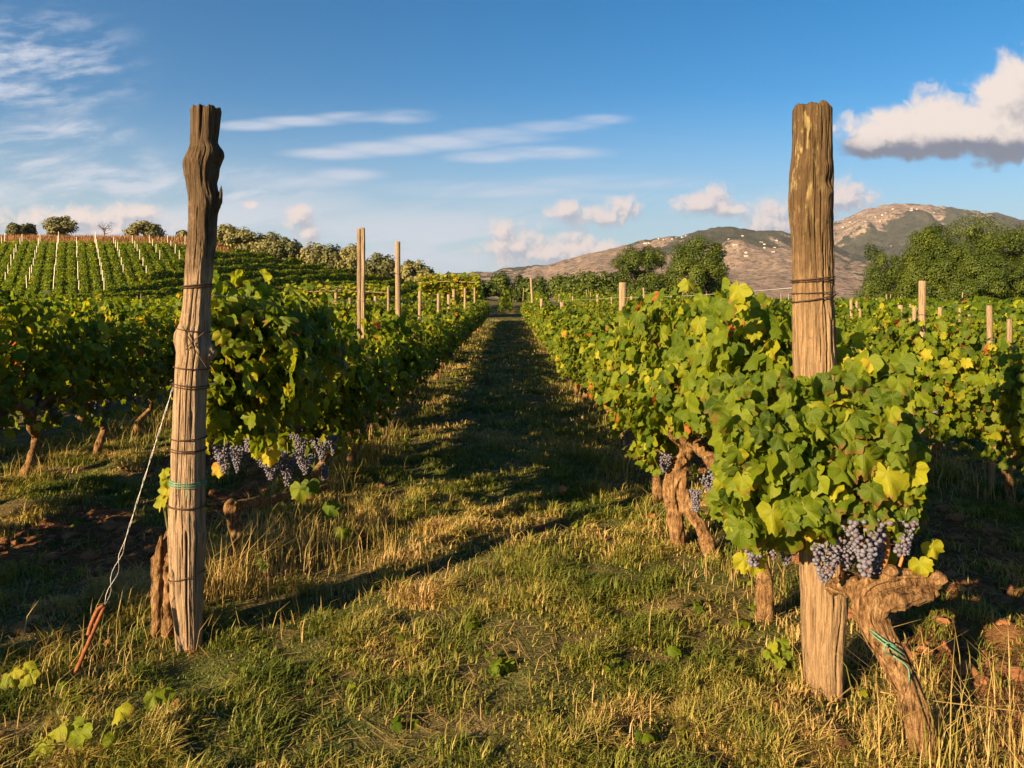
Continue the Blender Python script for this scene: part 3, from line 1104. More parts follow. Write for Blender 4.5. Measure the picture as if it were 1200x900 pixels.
def front_vine():
    r = np.random.default_rng(77)
    base = at(1085, 884, 2.38)
    base.z = gz(base.x, base.y)
    root = thing('grapevine', base, 'gnarled grapevine with crooked thick trunk in front of the right split post', 'grapevine')
    b = np.array(base)

    def w(px, py, y):
        return np.array(at(px, py, y)) - b
    mb = MB()
    tube(mb, [(0.01, 0.02, -0.08), w(1080, 868, 2.37), w(1066, 815, 2.38), w(1046, 770, 2.42), w(1027, 738, 2.45), w(1018, 712, 2.47), w(1026, 690, 2.48), w(1052, 680, 2.49), w(1080, 680, 2.49), w(1100, 683, 2.5)],
         np.array([0.058, 0.043, 0.039, 0.039, 0.044, 0.047, 0.046, 0.040, 0.034, 0.020]), 40, 140, 0.30, 3, fq=(4, 9), strands=0.55)
    tube(mb, [w(1020, 708, 2.48), w(1008, 694, 2.52), w(990, 684, 2.58), w(975, 690, 2.66)], [0.05, 0.042, 0.036, 0.022], 26, 46, 0.5, 8, strands=0.5)
    bark_strips(mb, [(0.01, 0.02, -0.08), w(1080, 868, 2.37), w(1066, 815, 2.38), w(1046, 770, 2.42), w(1027, 738, 2.45), w(1018, 712, 2.47), w(1026, 690, 2.48), w(1052, 680, 2.49), w(1080, 680, 2.49), w(1100, 683, 2.5)],
                np.array([0.058, 0.043, 0.039, 0.039, 0.044, 0.047, 0.046, 0.040, 0.034, 0.020]), 80, 3)
    tube(mb, [w(1022, 722, 2.44), w(1045, 706, 2.44), w(1075, 700, 2.46), w(1096, 694, 2.49)], [.025, .028, .026, .015], 20, 30, .6, 15, strands=.6)
    for (px, py, y, q) in ((1040, 668, 2.47, .026), (1094, 676, 2.47, .028), (996, 682, 2.53, .024)):   # knobs of old cuts
        c = w(px, py, y)
        tube(mb, [c + (0, 0, -q), c + (0.004, -0.01, 0.0), c + (0, -.012, q * 0.8)], [q * .8, q * 1.0, q * .4], 20, 14, 0.6, int(px), strands=0.5)
    fuse(mb.build('trunk', M_bark, root), 0.003)
    for pts, q in (
        ([w(1032, 672, 2.48), w(1040, 640, 2.46), w(1033, 600, 2.46), w(1026, 560, 2.48), w(1030, 480, 2.5)], 0.0105),
        ([w(988, 684, 2.56), w(986, 640, 2.54), w(985, 590, 2.53), w(978, 520, 2.55), w(970, 450, 2.56)], 0.0075),
        ([w(972, 652, 2.6), w(960, 622, 2.58), w(948, 588, 2.57), w(935, 520, 2.6)], 0.0065),
        ([w(1022, 684, 2.5), w(1012, 640, 2.52), w(1020, 590, 2.54), w(1050, 520, 2.6)], 0.0065),
        ([w(1050, 676, 2.5), w(1062, 630, 2.5), w(1060, 560, 2.53)], 0.006),
    ):
        mb = MB()
        tube(mb, pts, q * np.linspace(1, .6, len(pts)), 8, 24, 0.12, 4)
        mb.build('cane', M_cane, root)
    # foliage in front of the post and to both sides of it
    P1, N1 = [], []
    def cloud_of(n, px0, px1, py0, py1, y0, y1):
        for _ in range(int(n * 2.7)):
            y = r.uniform(y0, y1)
            p = np.array(at(r.uniform(px0, px1), r.uniform(py0, py1), y))
            P1.append(p - b)
            N1.append(np.array([r.normal(-0.3, .6), -0.75 + r.normal(0, .5), 0.5 + r.normal(0, .45)]))
    cloud_of(85, 850, 1055, 478, 620, 2.36, 2.50)
    cloud_of(60, 880, 1060, 470, 590, 2.40, 2.62)
    cloud_of(40, 985, 1080, 440, 600, 2.45, 2.7)
    cloud_of(26, 1030, 1072, 520, 610, 2.42, 2.6)
    cloud_of(46, 870, 960, 520, 640, 2.45, 2.72)
    cloud_of(40, 980, 1066, 415, 480, 2.7, 3.0)
    cloud_of(26, 945, 1020, 462, 520, 2.42, 2.55)
    cloud_of(70, 840, 930, 440, 600, 2.55, 2.85)
    cloud_of(22, 922, 985, 446, 500, 2.42, 2.56)
    P1, N1 = np.array(P1), np.array(N1)
    n = len(P1)
    mb = MB()
    T = np.stack([r.normal(0, .55, n), r.normal(-.1, .3, n), np.full(n, -1.0)], -1)
    scatter(mb, P1, N1, T, 0.034 + 0.038 * r.random(n) ** 1.4, tints(r, n, 0.52, 0.15, 0.035, 0.004), 'hi', r)
    for p, s, t in (((1060, 520, 2.40), .105, .72), ((1040, 555, 2.38), .09, .86), ((1012, 530, 2.39), .09, .6), ((1062, 566, 2.42), .085, .85), ((905, 600, 2.40), .08, .75),
                    ((885, 655, 2.9), .07, .9), ((872, 655, 2.9), .06, .9), ((1000, 625, 2.52), .06, .9), ((1078, 660, 2.46), .05, .85), ((1028, 648, 2.56), .09, .5), ((1093, 640, 2.56), .05, .85)):
        c = np.array([np.array(at(*p)) - b])
        scatter(mb, c, np.array([[r.normal(-.2, .2), -1, .25]]), np.array([[r.normal(0, .2), 0, -1]]), np.array([s]), np.array([t]), 'hi', r)
    mb.build('foliage', M_leaf, root)
    for k, (px, py, y, sc) in enumerate(((970, 636, 2.44, 0.92), (990, 622, 2.46, 0.8), (1013, 598, 2.42, 1.15), (1027, 606, 2.47, 0.9), (1062, 604, 2.44, 0.95), (1050, 600, 2.5, .8), (884, 604, 2.86, 1.05), (898, 592, 2.9, 1.0), (912, 600, 2.95, .9), (925, 630, 2.95, .7))):
        o = place('grape_bunch', BUNCH[k % 8], root, w(px, py, y))
        o.scale = (sc * 1.05, sc * 1.05, sc)
        o.rotation_euler = (r.normal(0, .08), r.normal(0, .08), r.uniform(0, 6))
    mb = MB()                                   # green twine knotted round the trunk
    c = w(1043, 762, 2.40)
    th = np.linspace(0, 6.3, 22)
    for dz in (0, 0.012):
        tube(mb, [c + (0.051 * math.cos(a), 0.02 + 0.051 * math.sin(a), dz - 0.035 * math.cos(a) + 0.01) for a in th], 0.0028, 5)
    tube(mb, [c + (-.01, -.035, 0), c + (.03, -.05, -.03), c + (.035, -.052, -.08)], 0.0028, 5, 8)
    tube(mb, [c + (-.01, -.035, 0), c + (-.045, -.05, .02), c + (-.035, -.05, .05), c + (0, -.045, .03)], 0.0028, 5, 10)
    mb.build('twine_tie', M_twine, root)
    return root


front_vine()


def second_vine():
    r = np.random.default_rng(88)
    base = at(800, 640, 4.4)
    base.z = gz(base.x, base.y)
    root = thing('grapevine', base, 'old grapevine with a forked peeling trunk showing at the edge of the grass path', 'grapevine')
    b = np.array(base)

    def w(px, py, y):
        return np.array(at(px, py, y)) - b
    mb = MB()
    tube(mb, [w(795, 655, 4.4), w(792, 610, 4.4), w(786, 575, 4.4), w(794, 545, 4.4), w(805, 525, 4.4), w(790, 508, 4.35), w(783, 500, 4.3)], [.05, .045, .042, .05, .052, .04, .02], 20, 60, 0.5, 2, strands=.5)
    tube(mb, [w(833, 652, 4.25), w(822, 620, 4.3), w(806, 596, 4.36), w(800, 575, 4.38), w(800, 550, 4.38)], [.042, .04, .035, .034, .03], 20, 50, 0.42, 6, strands=.5)
    bark_strips(mb, [w(795, 655, 4.4), w(792, 610, 4.4), w(786, 575, 4.4), w(794, 545, 4.4), w(805, 525, 4.4)], .043, 45, 5)
    bark_strips(mb, [w(833, 652, 4.25), w(822, 620, 4.3), w(806, 596, 4.36), w(800, 575, 4.38)], .036, 30, 6)
    tube(mb, [w(803, 530, 4.4), w(815, 520, 4.3), w(838, 545, 4.0), w(850, 560, 3.8)], [.05, .042, .034, .02], 14, 30, 0.4, 9)
    fuse(mb.build('trunk', M_bark, root), 0.006)
    pos, nor = canopy(r, 62, 22, 0.62, 0.62, 1.42, 0.36, 620)
    pos = pos + (0.02, -0.05, 0.05)
    pos, nor = pruned((pos, nor), b, 765, 838, 497)
    foliage_mb(r, (pos, nor), (0.036, 0.072), 'hi', 0.53, 0.04).build('foliage', M_leaf, root)
    for k, (px, py, y) in enumerate(((779, 528, 4.35), (842, 545, 4.0), (834, 556, 4.05), (848, 560, 3.9), (815, 572, 4.2))):
        place('grape_bunch', BUNCH[k % 8], root, w(px, py, y)).scale = (.95, .95, .9)
    return root


second_vine()


def tall_vine():
    """the vine right behind the split post, its shoots topping the row"""
    r = np.random.default_rng(99)
    base = Vector((1.2, 3.42, gz(1.2, 3.42)))
    root = thing('grapevine', base, 'tallest leafy grapevine of the right row, standing left of the split post', 'grapevine')
    canes_mb(r, .6, 1.40, 10, .4, trunk_mb(r, .52, .5, 4)).build('trunk', [M_bark, M_cane], root)
    pos, nor = canopy(r, 66, 23, 0.48, 0.58, 1.40, 0.35, 640)
    hi_p, hi_n = canopy(r, 20, 18, 0.36, 0.7, 1.47, 0.18, 0, 0)
    hi_p[:, 0] -= 0.1
    pos, nor = np.r_[pos, hi_p], np.r_[nor, hi_n]
    nor[:, 1] -= 0.35
    keep = ~((pos[:, 1] < -0.32) & (pos[:, 2] > 1.2) & (pos[:, 0] > -0.05))
    foliage_mb(r, pruned((pos[keep], nor[keep]), base, 700, 850, 500), (0.038, 0.076), 'hi', 0.53, 0.04).build('foliage', M_leaf, root)
    for k in range(6):
        place('grape_bunch', BUNCH[k % 8], root, (.22 + r.normal(0, .05), r.uniform(-.4, .4), r.uniform(.55, .66)))


tall_vine()


def left_first():
    r = np.random.default_rng(66)
    base = at(268, 680, 3.95)
    base.z = gz(base.x, base.y)
    root = thing('grapevine', base, 'shaded grapevine heavy with dark bunches beside the left knotty post', 'grapevine')
    b = np.array(base)

    def w(px, py, y):
        return np.array(at(px, py, y)) - b
    mb = MB()
    tube(mb, [w(264, 700, 3.95), w(270, 660, 3.95), w(276, 625, 3.95), w(270, 598, 3.95), w(272, 585, 3.95)], [.042, .032, .028, .036, .018], 18, 40, 0.55, 2, strands=.6)
    tube(mb, [w(272, 592, 3.95), w(300, 590, 4.1), w(340, 580, 4.5), w(385, 570, 5.0)], [.036, .024, .02, .017], 14, 50, 0.7, 5, strands=.6)
    fuse(mb.build('trunk', M_bark, root), 0.006)
    pos, nor = canopy(r, 62, 20, 0.60, 0.84, 1.46, 0.34, 460)
    pos += (0.06, 0.25, 0.04)
    hp, hn = canopy(r, 14, 18, 0.25, 0.86, 1.58, 0.2, 0, 0)
    hp += (0.0, -0.05, 0)
    pos, nor = np.r_[pos, hp], np.r_[nor, hn]
    pos[:, 0] = np.maximum(pos[:, 0], -0.02 + 0.25 * (pos[:, 0] + .3))
    foliage_mb(r, (pos, nor), (0.038, 0.074), 'hi', 0.53, 0.07).build('foliage', M_leaf, root)
    for k in range(13):
        px = 250 + k * 12.5 + r.normal(0, 7)
        o = place('grape_bunch', BUNCH[k % 8], root, w(px, 522 - 0.08 * (px - 250) + r.normal(0, 17), 3.78 + 0.0075 * (px - 250) + r.normal(0, .12)))
        o.scale = (r.uniform(.75, 1.1),) * 2 + (r.uniform(.6, 1.15),)
        o.rotation_euler = (0, 0, k)
    mb = MB()
    for (px, py, y, s, t) in ((385, 602, 4.35, .075, .35), (352, 580, 4.2, .09, .5), (363, 576, 4.2, .08, .3), (400, 630, 4.3, .06, .42), (316, 540, 4.0, .07, .86), (300, 532, 4.0, .07, .8), (325, 525, 4.05, .05, .7), (256, 555, 3.8, .06, .93)):
        scatter(mb, np.array([w(px, py - 8, y)]), np.array([[r.normal(0, .2), -1, .3]]), np.array([[0.1, 0, -1]]), np.array([s]), np.array([t]), 'hi', r)
    mb.build('low_leaves', M_leaf, root)


left_first()

vine_row(-1.38, 5.45, 43, ['grapevine second from the left knotty post, its leaf wall shading the path', 'grapevine just before the twin slat stake in the row left of the path'],
         'leafy grapevine in the row along the left edge of the grass path', 'grapevines of the row left of the path')
vine_row(1.2, 5.45, 43, ['sunlit grapevine just beyond the forked trunk in the row right of the path', 'sunlit grapevine before the thick broken stake right of the path'],
         'sunlit grapevine in the row along the right edge of the grass path', 'grapevines of the row right of the path')
vine_row(-4.0, 1.95, 40, [], 'unseen low grapevine added at the near end of the second row for its shade', 'grapevines of the second row on the left', 1.04, 0.03)
put_vine(-4.0, 0.8, 'unseen low grapevine added at the near end of the second row for its shade', 'grapevines of the second row on the left', False, 0.72)  # out of view and kept low; added to dapple the left foreground with shade
vine_row(3.8, 3.4, 42, [], 'sunlit grapevine in the second row right of the path, beyond the split post', 'grapevines of the second row on the right', 1.14, -0.07)
vine_row(6.4, 8.0, 42, [], 'grapevine showing only its sunny top in the third row on the right', 'grapevines of the third row on the right', 0.93)
vine_row(-6.6, 1.0, 40, [], 'grapevine showing only its sunny top in the third row on the left', 'grapevines of the third row on the left', 0.93)  # near end begun early, out of view, to shade the ground at left
vine_row(9.0, 12.0, 42, [], 'grapevine showing only its sunny top in the fourth row on the right', 'grapevines of the fourth row on the right', 0.93)


# -- the farther rows, beyond counting
def far_rows(name, rows, lod, dens, size, h, wid, mean, yellow, mat, seed, zlo=0.25):
    r = np.random.default_rng(seed)
    mb = MB()
    for (a, c) in rows:
        a, c = np.array(a, float), np.array(c, float)
        Ln = np.linalg.norm(c - a)
        n = int(Ln * dens)
        if n < 2:
            continue
        t = r.random(n)
        xy = a + (c - a) * t[:, None]
        nrm = np.array([-(c - a)[1], (c - a)[0]]) / Ln
        hh = h * (0.85 + 0.35 * vnoise(xy[:, 0] * .9, xy[:, 1] * .9, seed))
        s = r.choice([-1, 1], n)
        zz = hh * r.uniform(zlo, 1.0, n) ** 0.7
        ww = wid * (0.6 + 0.6 * np.sin(np.clip(zz / h, 0, 1) * 2.8)) * r.uniform(0.3, 1.05, n)
        xy2 = xy + nrm * (s * ww)[:, None]
        Pp = np.stack([xy2[:, 0], xy2[:, 1], terrain(xy[:, 0], xy[:, 1]) + zz], -1)
        Nn = np.stack([nrm[0] * s, nrm[1] * s, np.full(n, .75)], -1) + r.normal(0, .45, (n, 3))
        T = np.stack([r.normal(0, .5, n), r.normal(0, .5, n), np.full(n, -1.0)], -1)
        scatter(mb, Pp, Nn, T, r.uniform(*size, n), tints(r, n, mean, .16, yellow), lod, r)
    return tag(mb.build(name, mat), kind='stuff')


rows = []
for k in range(4, 24):                                  # right plain
    x = 1.2 + 2.6 * k
    rows.append(((x, max(6.0, x / 0.74)), (x, 47)))
for k in range(-30, 28):
    x = -0.1 + 2.6 * k
    if -4 < x < 60 and x / 0.74 < 74:
        rows.append(((x, max(47.5, x / 0.74)), (x, 72)))
for k in range(3, 14):                                  # left plain
    x = -1.38 - 2.61 * k
    rows.append(((x, max(5.0, -x / 0.74)), (x, 44)))
far_rows('far_vineyard', rows, 'low', 85, (0.10, 0.16), 1.36, 0.36, 0.46, 0.08, M_leaf_far, 11)
rows = []
dr, nn = np.array([.6, .8]), np.array([-.8, .6])        # terraces follow the contours of the slope
for q in range(13):
    c = 33 + q * 4.6
    t0 = max((-37 + .8 * c) / .6, (47.5 - .6 * c) / .8)
    t1 = min((-4.5 + .8 * c) / .6, (101 - .6 * c) / .8)
    ts = np.arange(t0, t1, 4.0)
    pts = [tuple(nn * (c + 1.3 * math.sin(t * .09 + q * .4)) + dr * t) for t in ts]
    rows += list(zip(pts[:-1], pts[1:]))
far_rows('terraced_vineyard', rows, 'low', 170, (0.12, 0.20), 1.5, 0.5, 0.45, 0.06, M_leaf_far, 12, 0.3)
rows = []
ud = np.array([-0.6, 1.0]) / math.hypot(.6, 1)
for q in np.arange(-8, 15, .5):
    s0 = np.array([-43.8 + 2.47 * q, 70.0])
    a = s0 + ud * (-14 if q < 4 else 4 + (q - 4) * 1.6)
    rows.append((tuple(a), tuple(s0 + ud * 33)))
far_rows('hillside_vineyard', rows, 'quad', 110, (0.14, 0.25), 0.85, 0.95, 0.42, 0.03, M_leaf_far, 13)

# ------------------------------------------------------------------ the two big posts
def post_mb(prof, Y, base, seed, knots, cracks, flat=0.95, n=220, rows=330):
    """a post lofted through the traced silhouette; knots bulge out, cracks run along the grain"""
    py = np.array([p[0] for p in prof], float)
    xl = np.array([p[1] for p in prof], float)
    xr = np.array([p[2] for p in prof], float)
    yy = np.linspace(py[-1], py[0], rows)
    l, rr_ = np.interp(yy, py, xl), np.interp(yy, py, xr)
    cx = ((l + rr_) / 2 - CX) / F * Y
    hw = (rr_ - l) / 2 / F * Y
    z = EYE - (yy - CY) / F * Y
    th = np.linspace(0, 2 * np.pi, n, endpoint=False)      # 0 = +x (right), -90deg = towards the camera
    TH, ZZ = np.meshgrid(th, z)
    rad = np.ones_like(TH)
    sq = 0.10 * (np.cos(4 * TH + 0.6) * -0.5 + 0.0)
    rad += sq * 0.5
    rad += 0.06 * (fbm(np.cos(TH) * 2 + seed, np.sin(TH) * 2 + ZZ * 1.2, seed, 3) - 0.5) * 2
    rad += 0.075 * (fbm(np.cos(TH) * 9 + 40 * seed, np.sin(TH) * 9 + ZZ * 2.0, seed + 3, 4, 0.65) - 0.5)        # ridges along the grain
    rad += 0.05 * (fbm(np.cos(TH) * 14, np.sin(TH) * 14 + ZZ * 26, seed + 6, 3) - 0.5)
    pr = np.random.default_rng(seed)
    flake = fbm(np.cos(TH) * 5 + 3 * seed, np.sin(TH) * 5 + ZZ * 5, seed + 12, 3)          # wood flaked away in steps
    rad -= 0.05 * smoothstep(.54, .57, flake) * smoothstep(1.2, 1.6, ZZ + 0.25)
    cracks = list(cracks)
    for _ in range(46):                                                                   # short splits along the grain
        z0 = pr.uniform(0, 2.2)
        cracks.append((pr.uniform(-3.1, .1), z0, min(z0 + pr.uniform(.08, .4), 2.19), pr.uniform(.012, .03), pr.uniform(.06, .2)))
    for a, zc, w, depth, amt in knots:
        d = np.angle(np.exp(1j * (TH - a)))
        rad += amt * np.exp(-(d / w) ** 2 - ((ZZ - zc) / depth) ** 2)
    for a, z0, z1, w, depth in cracks:
        aa = a + 0.10 * (fbm(ZZ * 4 + a, ZZ * 0 + seed, seed + 8, 3) - .5) * 2
        d = np.angle(np.exp(1j * (TH - aa)))
        env = smoothstep(z0, z0 + 0.12, ZZ) * (1 - smoothstep(z1 - 0.05, z1, ZZ)) if z1 < 2.2 else smoothstep(z0, z0 + 0.25, ZZ)
        rad -= depth * np.exp(-(d / w) ** 2) * env
    X = cx[:, None] + hw[:, None] * rad * np.cos(TH)
    Yv = Y + hw[:, None] * flat * rad * np.sin(TH)
    zt = ZZ + (np.arange(rows)[:, None] == rows - 1) * 0.0
    endz = smoothstep(rows - 6, rows - 1, np.arange(rows))[:, None] * 0.03 * (fbm(np.cos(TH) * 3 + 5, np.sin(TH) * 3, seed, 3) - 0.6)
    V = np.stack([X, Yv, zt + endz], -1) - np.array(base)
    i, j = np.meshgrid(np.arange(rows - 1), np.arange(n), indexing='ij')
    a = i * n + j
    c = i * n + (j + 1) % n
    q = np.stack([a, c, c + n, a + n], -1).reshape(-1, 4)
    V = V.reshape(-1, 3)
    mb = MB()
    top = V[-n:]
    cen = top.mean(0)
    inner = cen + (top - cen) * 0.5 - (0, 0, 0.006)
    allv = np.r_[V, inner, [cen - (0, 0, 0.014)]]
    o = rows * n
    jj = np.arange(n)
    caps = np.stack([o - n + jj, o - n + (jj + 1) % n, o + (jj + 1) % n, o + jj], -1)
    tri = np.stack([o + jj, o + (jj + 1) % n, np.full(n, o + n)], -1)
    mb.add(allv, [q, caps, tri])
    return mb, (lambda y_: (np.interp(y_, py, xl), np.interp(y_, py, xr)))


def band(mb, prof, Y, base, y_left, y_right, rad, turns=1, jit=0.0, k=1.0):
    """a wire round the post from pixel height y_left (left edge) to y_right (right edge)"""
    th = np.linspace(0, 2 * np.pi * turns, 40 * turns + 1)
    py = [p[0] for p in prof]
    pts = []
    for a in th:
        f = (math.cos(a) + 1) / 2
        y_ = y_left + (y_right - y_left) * f + jit * math.sin(a * 0.5)
        l, r_ = np.interp(y_, py, [p[1] for p in prof]), np.interp(y_, py, [p[2] for p in prof])
        cx, hw = ((l + r_) / 2 - CX) / F * Y, (r_ - l) / 2 / F * Y * 1.06 * k + rad * .6
        pts.append((cx + hw * math.cos(a) - base[0], Y + hw * 0.97 * math.sin(a) - base[1], EYE - (y_ - CY) / F * Y - base[2]))
    tube(mb, pts, rad, 6)


LY, RY = 3.15, 2.80
LPROF = [(126, 225, 257), (130, 224, 258), (150, 224, 256), (166, 223, 254), (171, 223, 256), (175, 222, 259), (180, 220, 260), (184, 218, 260), (190, 216, 258), (196, 216, 256), (206, 217, 255), (214, 219, 253), (222, 220, 254), (232, 222, 257), (240, 222, 257), (250, 222, 254), (260, 222, 253),
         (280, 221, 253), (300, 219, 251), (330, 217, 248), (360, 215, 246), (378, 212, 246), (390, 207, 245), (400, 206, 246), (412, 208, 248), (424, 207, 245), (440, 206, 243), (460, 205, 241), (500, 204, 240), (560, 202, 239), (600, 200, 239), (630, 199, 240),
         (660, 200, 238), (700, 201, 237), (725, 205, 236), (770, 208, 236), (790, 208, 236)]
RPROF = [(123, 932, 971), (127, 930, 974), (160, 930, 974), (185, 929, 974), (200, 927, 975), (235, 926, 975), (260, 927, 974), (280, 929, 974), (330, 930, 975), (360, 930, 976), (400, 930, 977), (440, 931, 978), (500, 932, 980), (560, 934, 983),
         (640, 938, 986), (680, 939, 990), (700, 940, 992), (720, 940, 991), (760, 941, 988), (800, 943, 987), (850, 943, 987)]


def zpx(y_, Y):
    return EYE - (y_ - CY) / F * Y


base = Vector(((225 - CX) / F * LY, LY, 0))
base.z = gz(base.x, base.y)
lp = thing('wooden_post', base, 'tall knotty grey wooden end post bound with dark wires, left of the path', 'post')
mb, _ = post_mb(LPROF, LY, base, 2,
                [(math.pi * 0.98, zpx(194, LY), 0.5, 0.03, 0.10), (-0.1, zpx(180, LY), 0.45, 0.03, 0.14), (0.0, zpx(228, LY), 0.3, 0.03, 0.10), (math.pi, zpx(394, LY), 0.55, 0.04, 0.12),
                 (-0.15, zpx(410, LY), 0.35, 0.035, 0.30), (-0.2, zpx(628, LY), 0.4, 0.03, 0.10)],
                [(-1.45, zpx(178, LY), 2.6, 0.07, 0.55), (-0.9, zpx(300, LY), zpx(250, LY), 0.10, 0.3), (-0.75, zpx(320, LY), zpx(262, LY), 0.08, 0.25), (-1.6, zpx(460, LY), zpx(330, LY), 0.035, 0.22),
                 (-1.9, zpx(620, LY), zpx(440, LY), 0.03, 0.2), (-1.1, zpx(520, LY), zpx(475, LY), 0.07, 0.25), (-1.2, zpx(760, LY), zpx(615, LY), 0.05, 0.35), (-2.2, zpx(790, LY), zpx(660, LY), 0.16, 0.45), (-0.6, zpx(700, LY), zpx(600, LY), 0.04, 0.25)])
mb.build('post_shaft', M_post_l, lp)
mb = MB()      # the torn splinter and the stub of a branch on the right side
p0 = np.array(at(256, 236, LY)) - np.array(base)
tube(mb, [p0 + (-.02, 0, -.03), p0 + (0.004, -.005, 0), p0 + (0.012, -.005, .035), p0 + (0.014, -.005, .068)], [.02, .016, .008, .001], 9, 12, .3, 4)
p0 = np.array(at(247, 412, LY)) - np.array(base)
tube(mb, [p0 + (-.03, 0, -.03), p0 + (0.006, -.008, -.004), p0 + (0.016, -.01, .012)], [.03, .022, .010], 10, 10, .45, 7)
mb.build('branch_stub', M_post_l, lp)
for yl, yr, q, k in ((336, 333, .0030, 1), (338, 336, .0026, 1), (384, 389, .0022, 1), (429, 432, .0026, 1), (448, 452, .0026, 1), (451, 455, .0022, 1), (513, 512, .0030, 1), (524, 526, .0024, 1), (527, 527, .0024, 1), (590, 592, .0036, 1), (677, 668, .0020, 1)):
    mb = MB()
    band(mb, LPROF, LY, base, yl, yr, q)
    mb.build('binding_wire', M_tie, lp)
for pts in ([(214, 382), (222, 398), (230, 412), (243, 432)], [(218, 410), (226, 400), (240, 389)]):
    mb = MB()
    tube(mb, [np.array(at(a, c, LY - 0.076)) - np.array(base) for a, c in pts], .0022, 6, 10)
    mb.build('binding_wire', M_tie, lp)
mb = MB()
for d in range(5):
    band(mb, LPROF, LY, base, 560 + d * 1.5, 564 + d * 1.2 - (d % 2) * 2, .0019)
tube(mb, [np.array(at(a, c, LY - .078)) - np.array(base) for a, c in ((218, 564), (220, 575), (217, 586))], .0016, 5, 6)
mb.build('twine_tie', M_twine, lp)

base = Vector(((965 - CX) / F * RY, RY, 0))
base.z = gz(base.x, base.y)
rp = thing('wooden_post', base, 'thick split wooden end post with yellow lichen, rising from leaves right of the path', 'post')
mb, _ = post_mb(RPROF, RY, base, 5,
                [(-1.0, zpx(228, RY), 0.22, 0.016, 0.12), (-1.0, zpx(214, RY), 0.3, 0.02, -0.10), (math.pi, zpx(240, RY), 0.5, 0.06, 0.05), (math.pi * 1.05, zpx(195, RY), 0.3, 0.03, -0.06), (-0.4, zpx(300, RY), 0.3, 0.1, 0.05)],
                [(-1.35, zpx(460, RY), zpx(270, RY), 0.035, 0.40), (-1.2, zpx(330, RY), zpx(283, RY), 0.03, 0.30), (-1.75, zpx(350, RY), zpx(160, RY), 0.03, 0.16), (-0.7, zpx(420, RY), zpx(150, RY), 0.05, 0.14), (-1.0, zpx(260, RY), zpx(130, RY), 0.03, .14),
                 (-1.55, zpx(720, RY), zpx(640, RY), 0.05, 0.3), (-2.3, zpx(230, RY), zpx(130, RY), 0.06, 0.12), (-1.25, zpx(840, RY), zpx(690, RY), 0.03, 0.15), (-0.8, zpx(840, RY), zpx(740, RY), 0.03, .2)])
mb.build('post_shaft', M_post_r, rp)
for yl, yr, q in ((329, 324, .0026), (331, 327, .0022), (344, 342, .0018), (354, 345, .0026), (466, 460, .0026)):
    mb = MB()
    band(mb, RPROF, RY, base, yl, yr, q)
    mb.build('binding_wire', M_tie, rp)

# rotten stump against the left post, anchor rod and guy wire
base = at(192, 730, 3.22)
base.z = gz(base.x, base.y)
st = MB()
b = np.array(base)
for k, (px, dy, h, q) in enumerate(((187, 0, 628, .022), (195, .03, 622, .026), (203, .0, 640, .02), (184, .04, 650, .018), (198, -.02, 650, .018))):
    tube(st, [np.array(at(px - 1, 745, 3.2 + dy)) - b, np.array(at(px - 1, 690, 3.2 + dy)) - b, np.array(at(px, 655, 3.2 + dy)) - b, np.array(at(px + 2, h, 3.2 + dy)) - b], [q * 1.15, q, q * 1.05, q * .3], 22, 60, .6, 20 + k, fq=(4, 9), strands=.9)
tag(st.build('stump', M_bark, None, loc=base), 'dark rotten split stump leaning against the foot of the left post', 'stump')

rb = at(80, 806, 2.78)
rb.z = gz(rb.x, rb.y)
rt = Vector(at(122, 712, 2.93))
rod = thing('anchor_rod', rb, 'rusty bent iron anchor rod stuck in the grass left of the knotty post', 'anchor rod')
mb = MB()
d = np.array(rt) - np.array(rb)
tube(mb, [-d * .15, d * .3, d * .7, d * .97, d * 1.0 + (0.004, 0, 0.004)], [.0085, .0085, .0085, .0085, .007], 9, 20, .08, 3)
mb.build('rod', M_rust, rod)
mb = MB()
tube(mb, [d * 1.0, d * 1.01 + (-.004, -.004, .006), d * .97 + (-.018, -.008, 0), d * .8 + (-.019, -.008, 0), d * .66 + (-.012, -.006, 0)], .0085, 9, 22, .08, 3)
mb.build('hook', M_rust, rod)
ga = np.array(at(203, 453, LY - 0.02))
gb = np.array(rt)
gw = MB()
n = 40
for ph in (0, math.pi):
    pts = []
    for k in range(n):
        t = k / (n - 1)
        p = ga + (gb - ga) * t
        w_ = 0.0022 + 0.010 * smoothstep(.72, .8, t) * (1 - smoothstep(.9, 1.0, t))
        pts.append(p - gb + np.array([w_ * math.cos(ph + t * 30), w_ * math.sin(ph + t * 30), 0]))
    tube(gw, pts, .0010, 5)
tag(gw.build('guy_wire', M_wire, None, loc=gb), 'pale taut guy wire slanting from the left post down to the rusty rod', 'wire')

# ------------------------------------------------------------------ row stakes
def stake_mb(seed, w=0.045, h=1.0, lean=0.0):
    r = np.random.default_rng(seed)
    mb = MB()
    pts = [(0, 0, -.2), (r.normal(0, .006), r.normal(0, .006), h * .35), (lean * .5 + r.normal(0, .006), 0, h * .7), (lean, 0, h)]
    tube(mb, pts, w * np.array([1.1, 1.05, 1.0, 0.93]), 12, 34, .16, seed, fq=(2, 3))
    return mb


STK = [stake_mb(k, 0.04, 1.7).mesh('stake_shaft', M_stake) for k in range(6)]
CLIP = MB()
th = np.linspace(0, 6.283, 18)
tube(CLIP, [(0.045 * math.cos(a), 0.045 * math.sin(a), 1.38 + .005 * math.sin(2 * a)) for a in th], .0025, 5)
CLIP_ME = CLIP.mesh('wire_tie', M_tie)


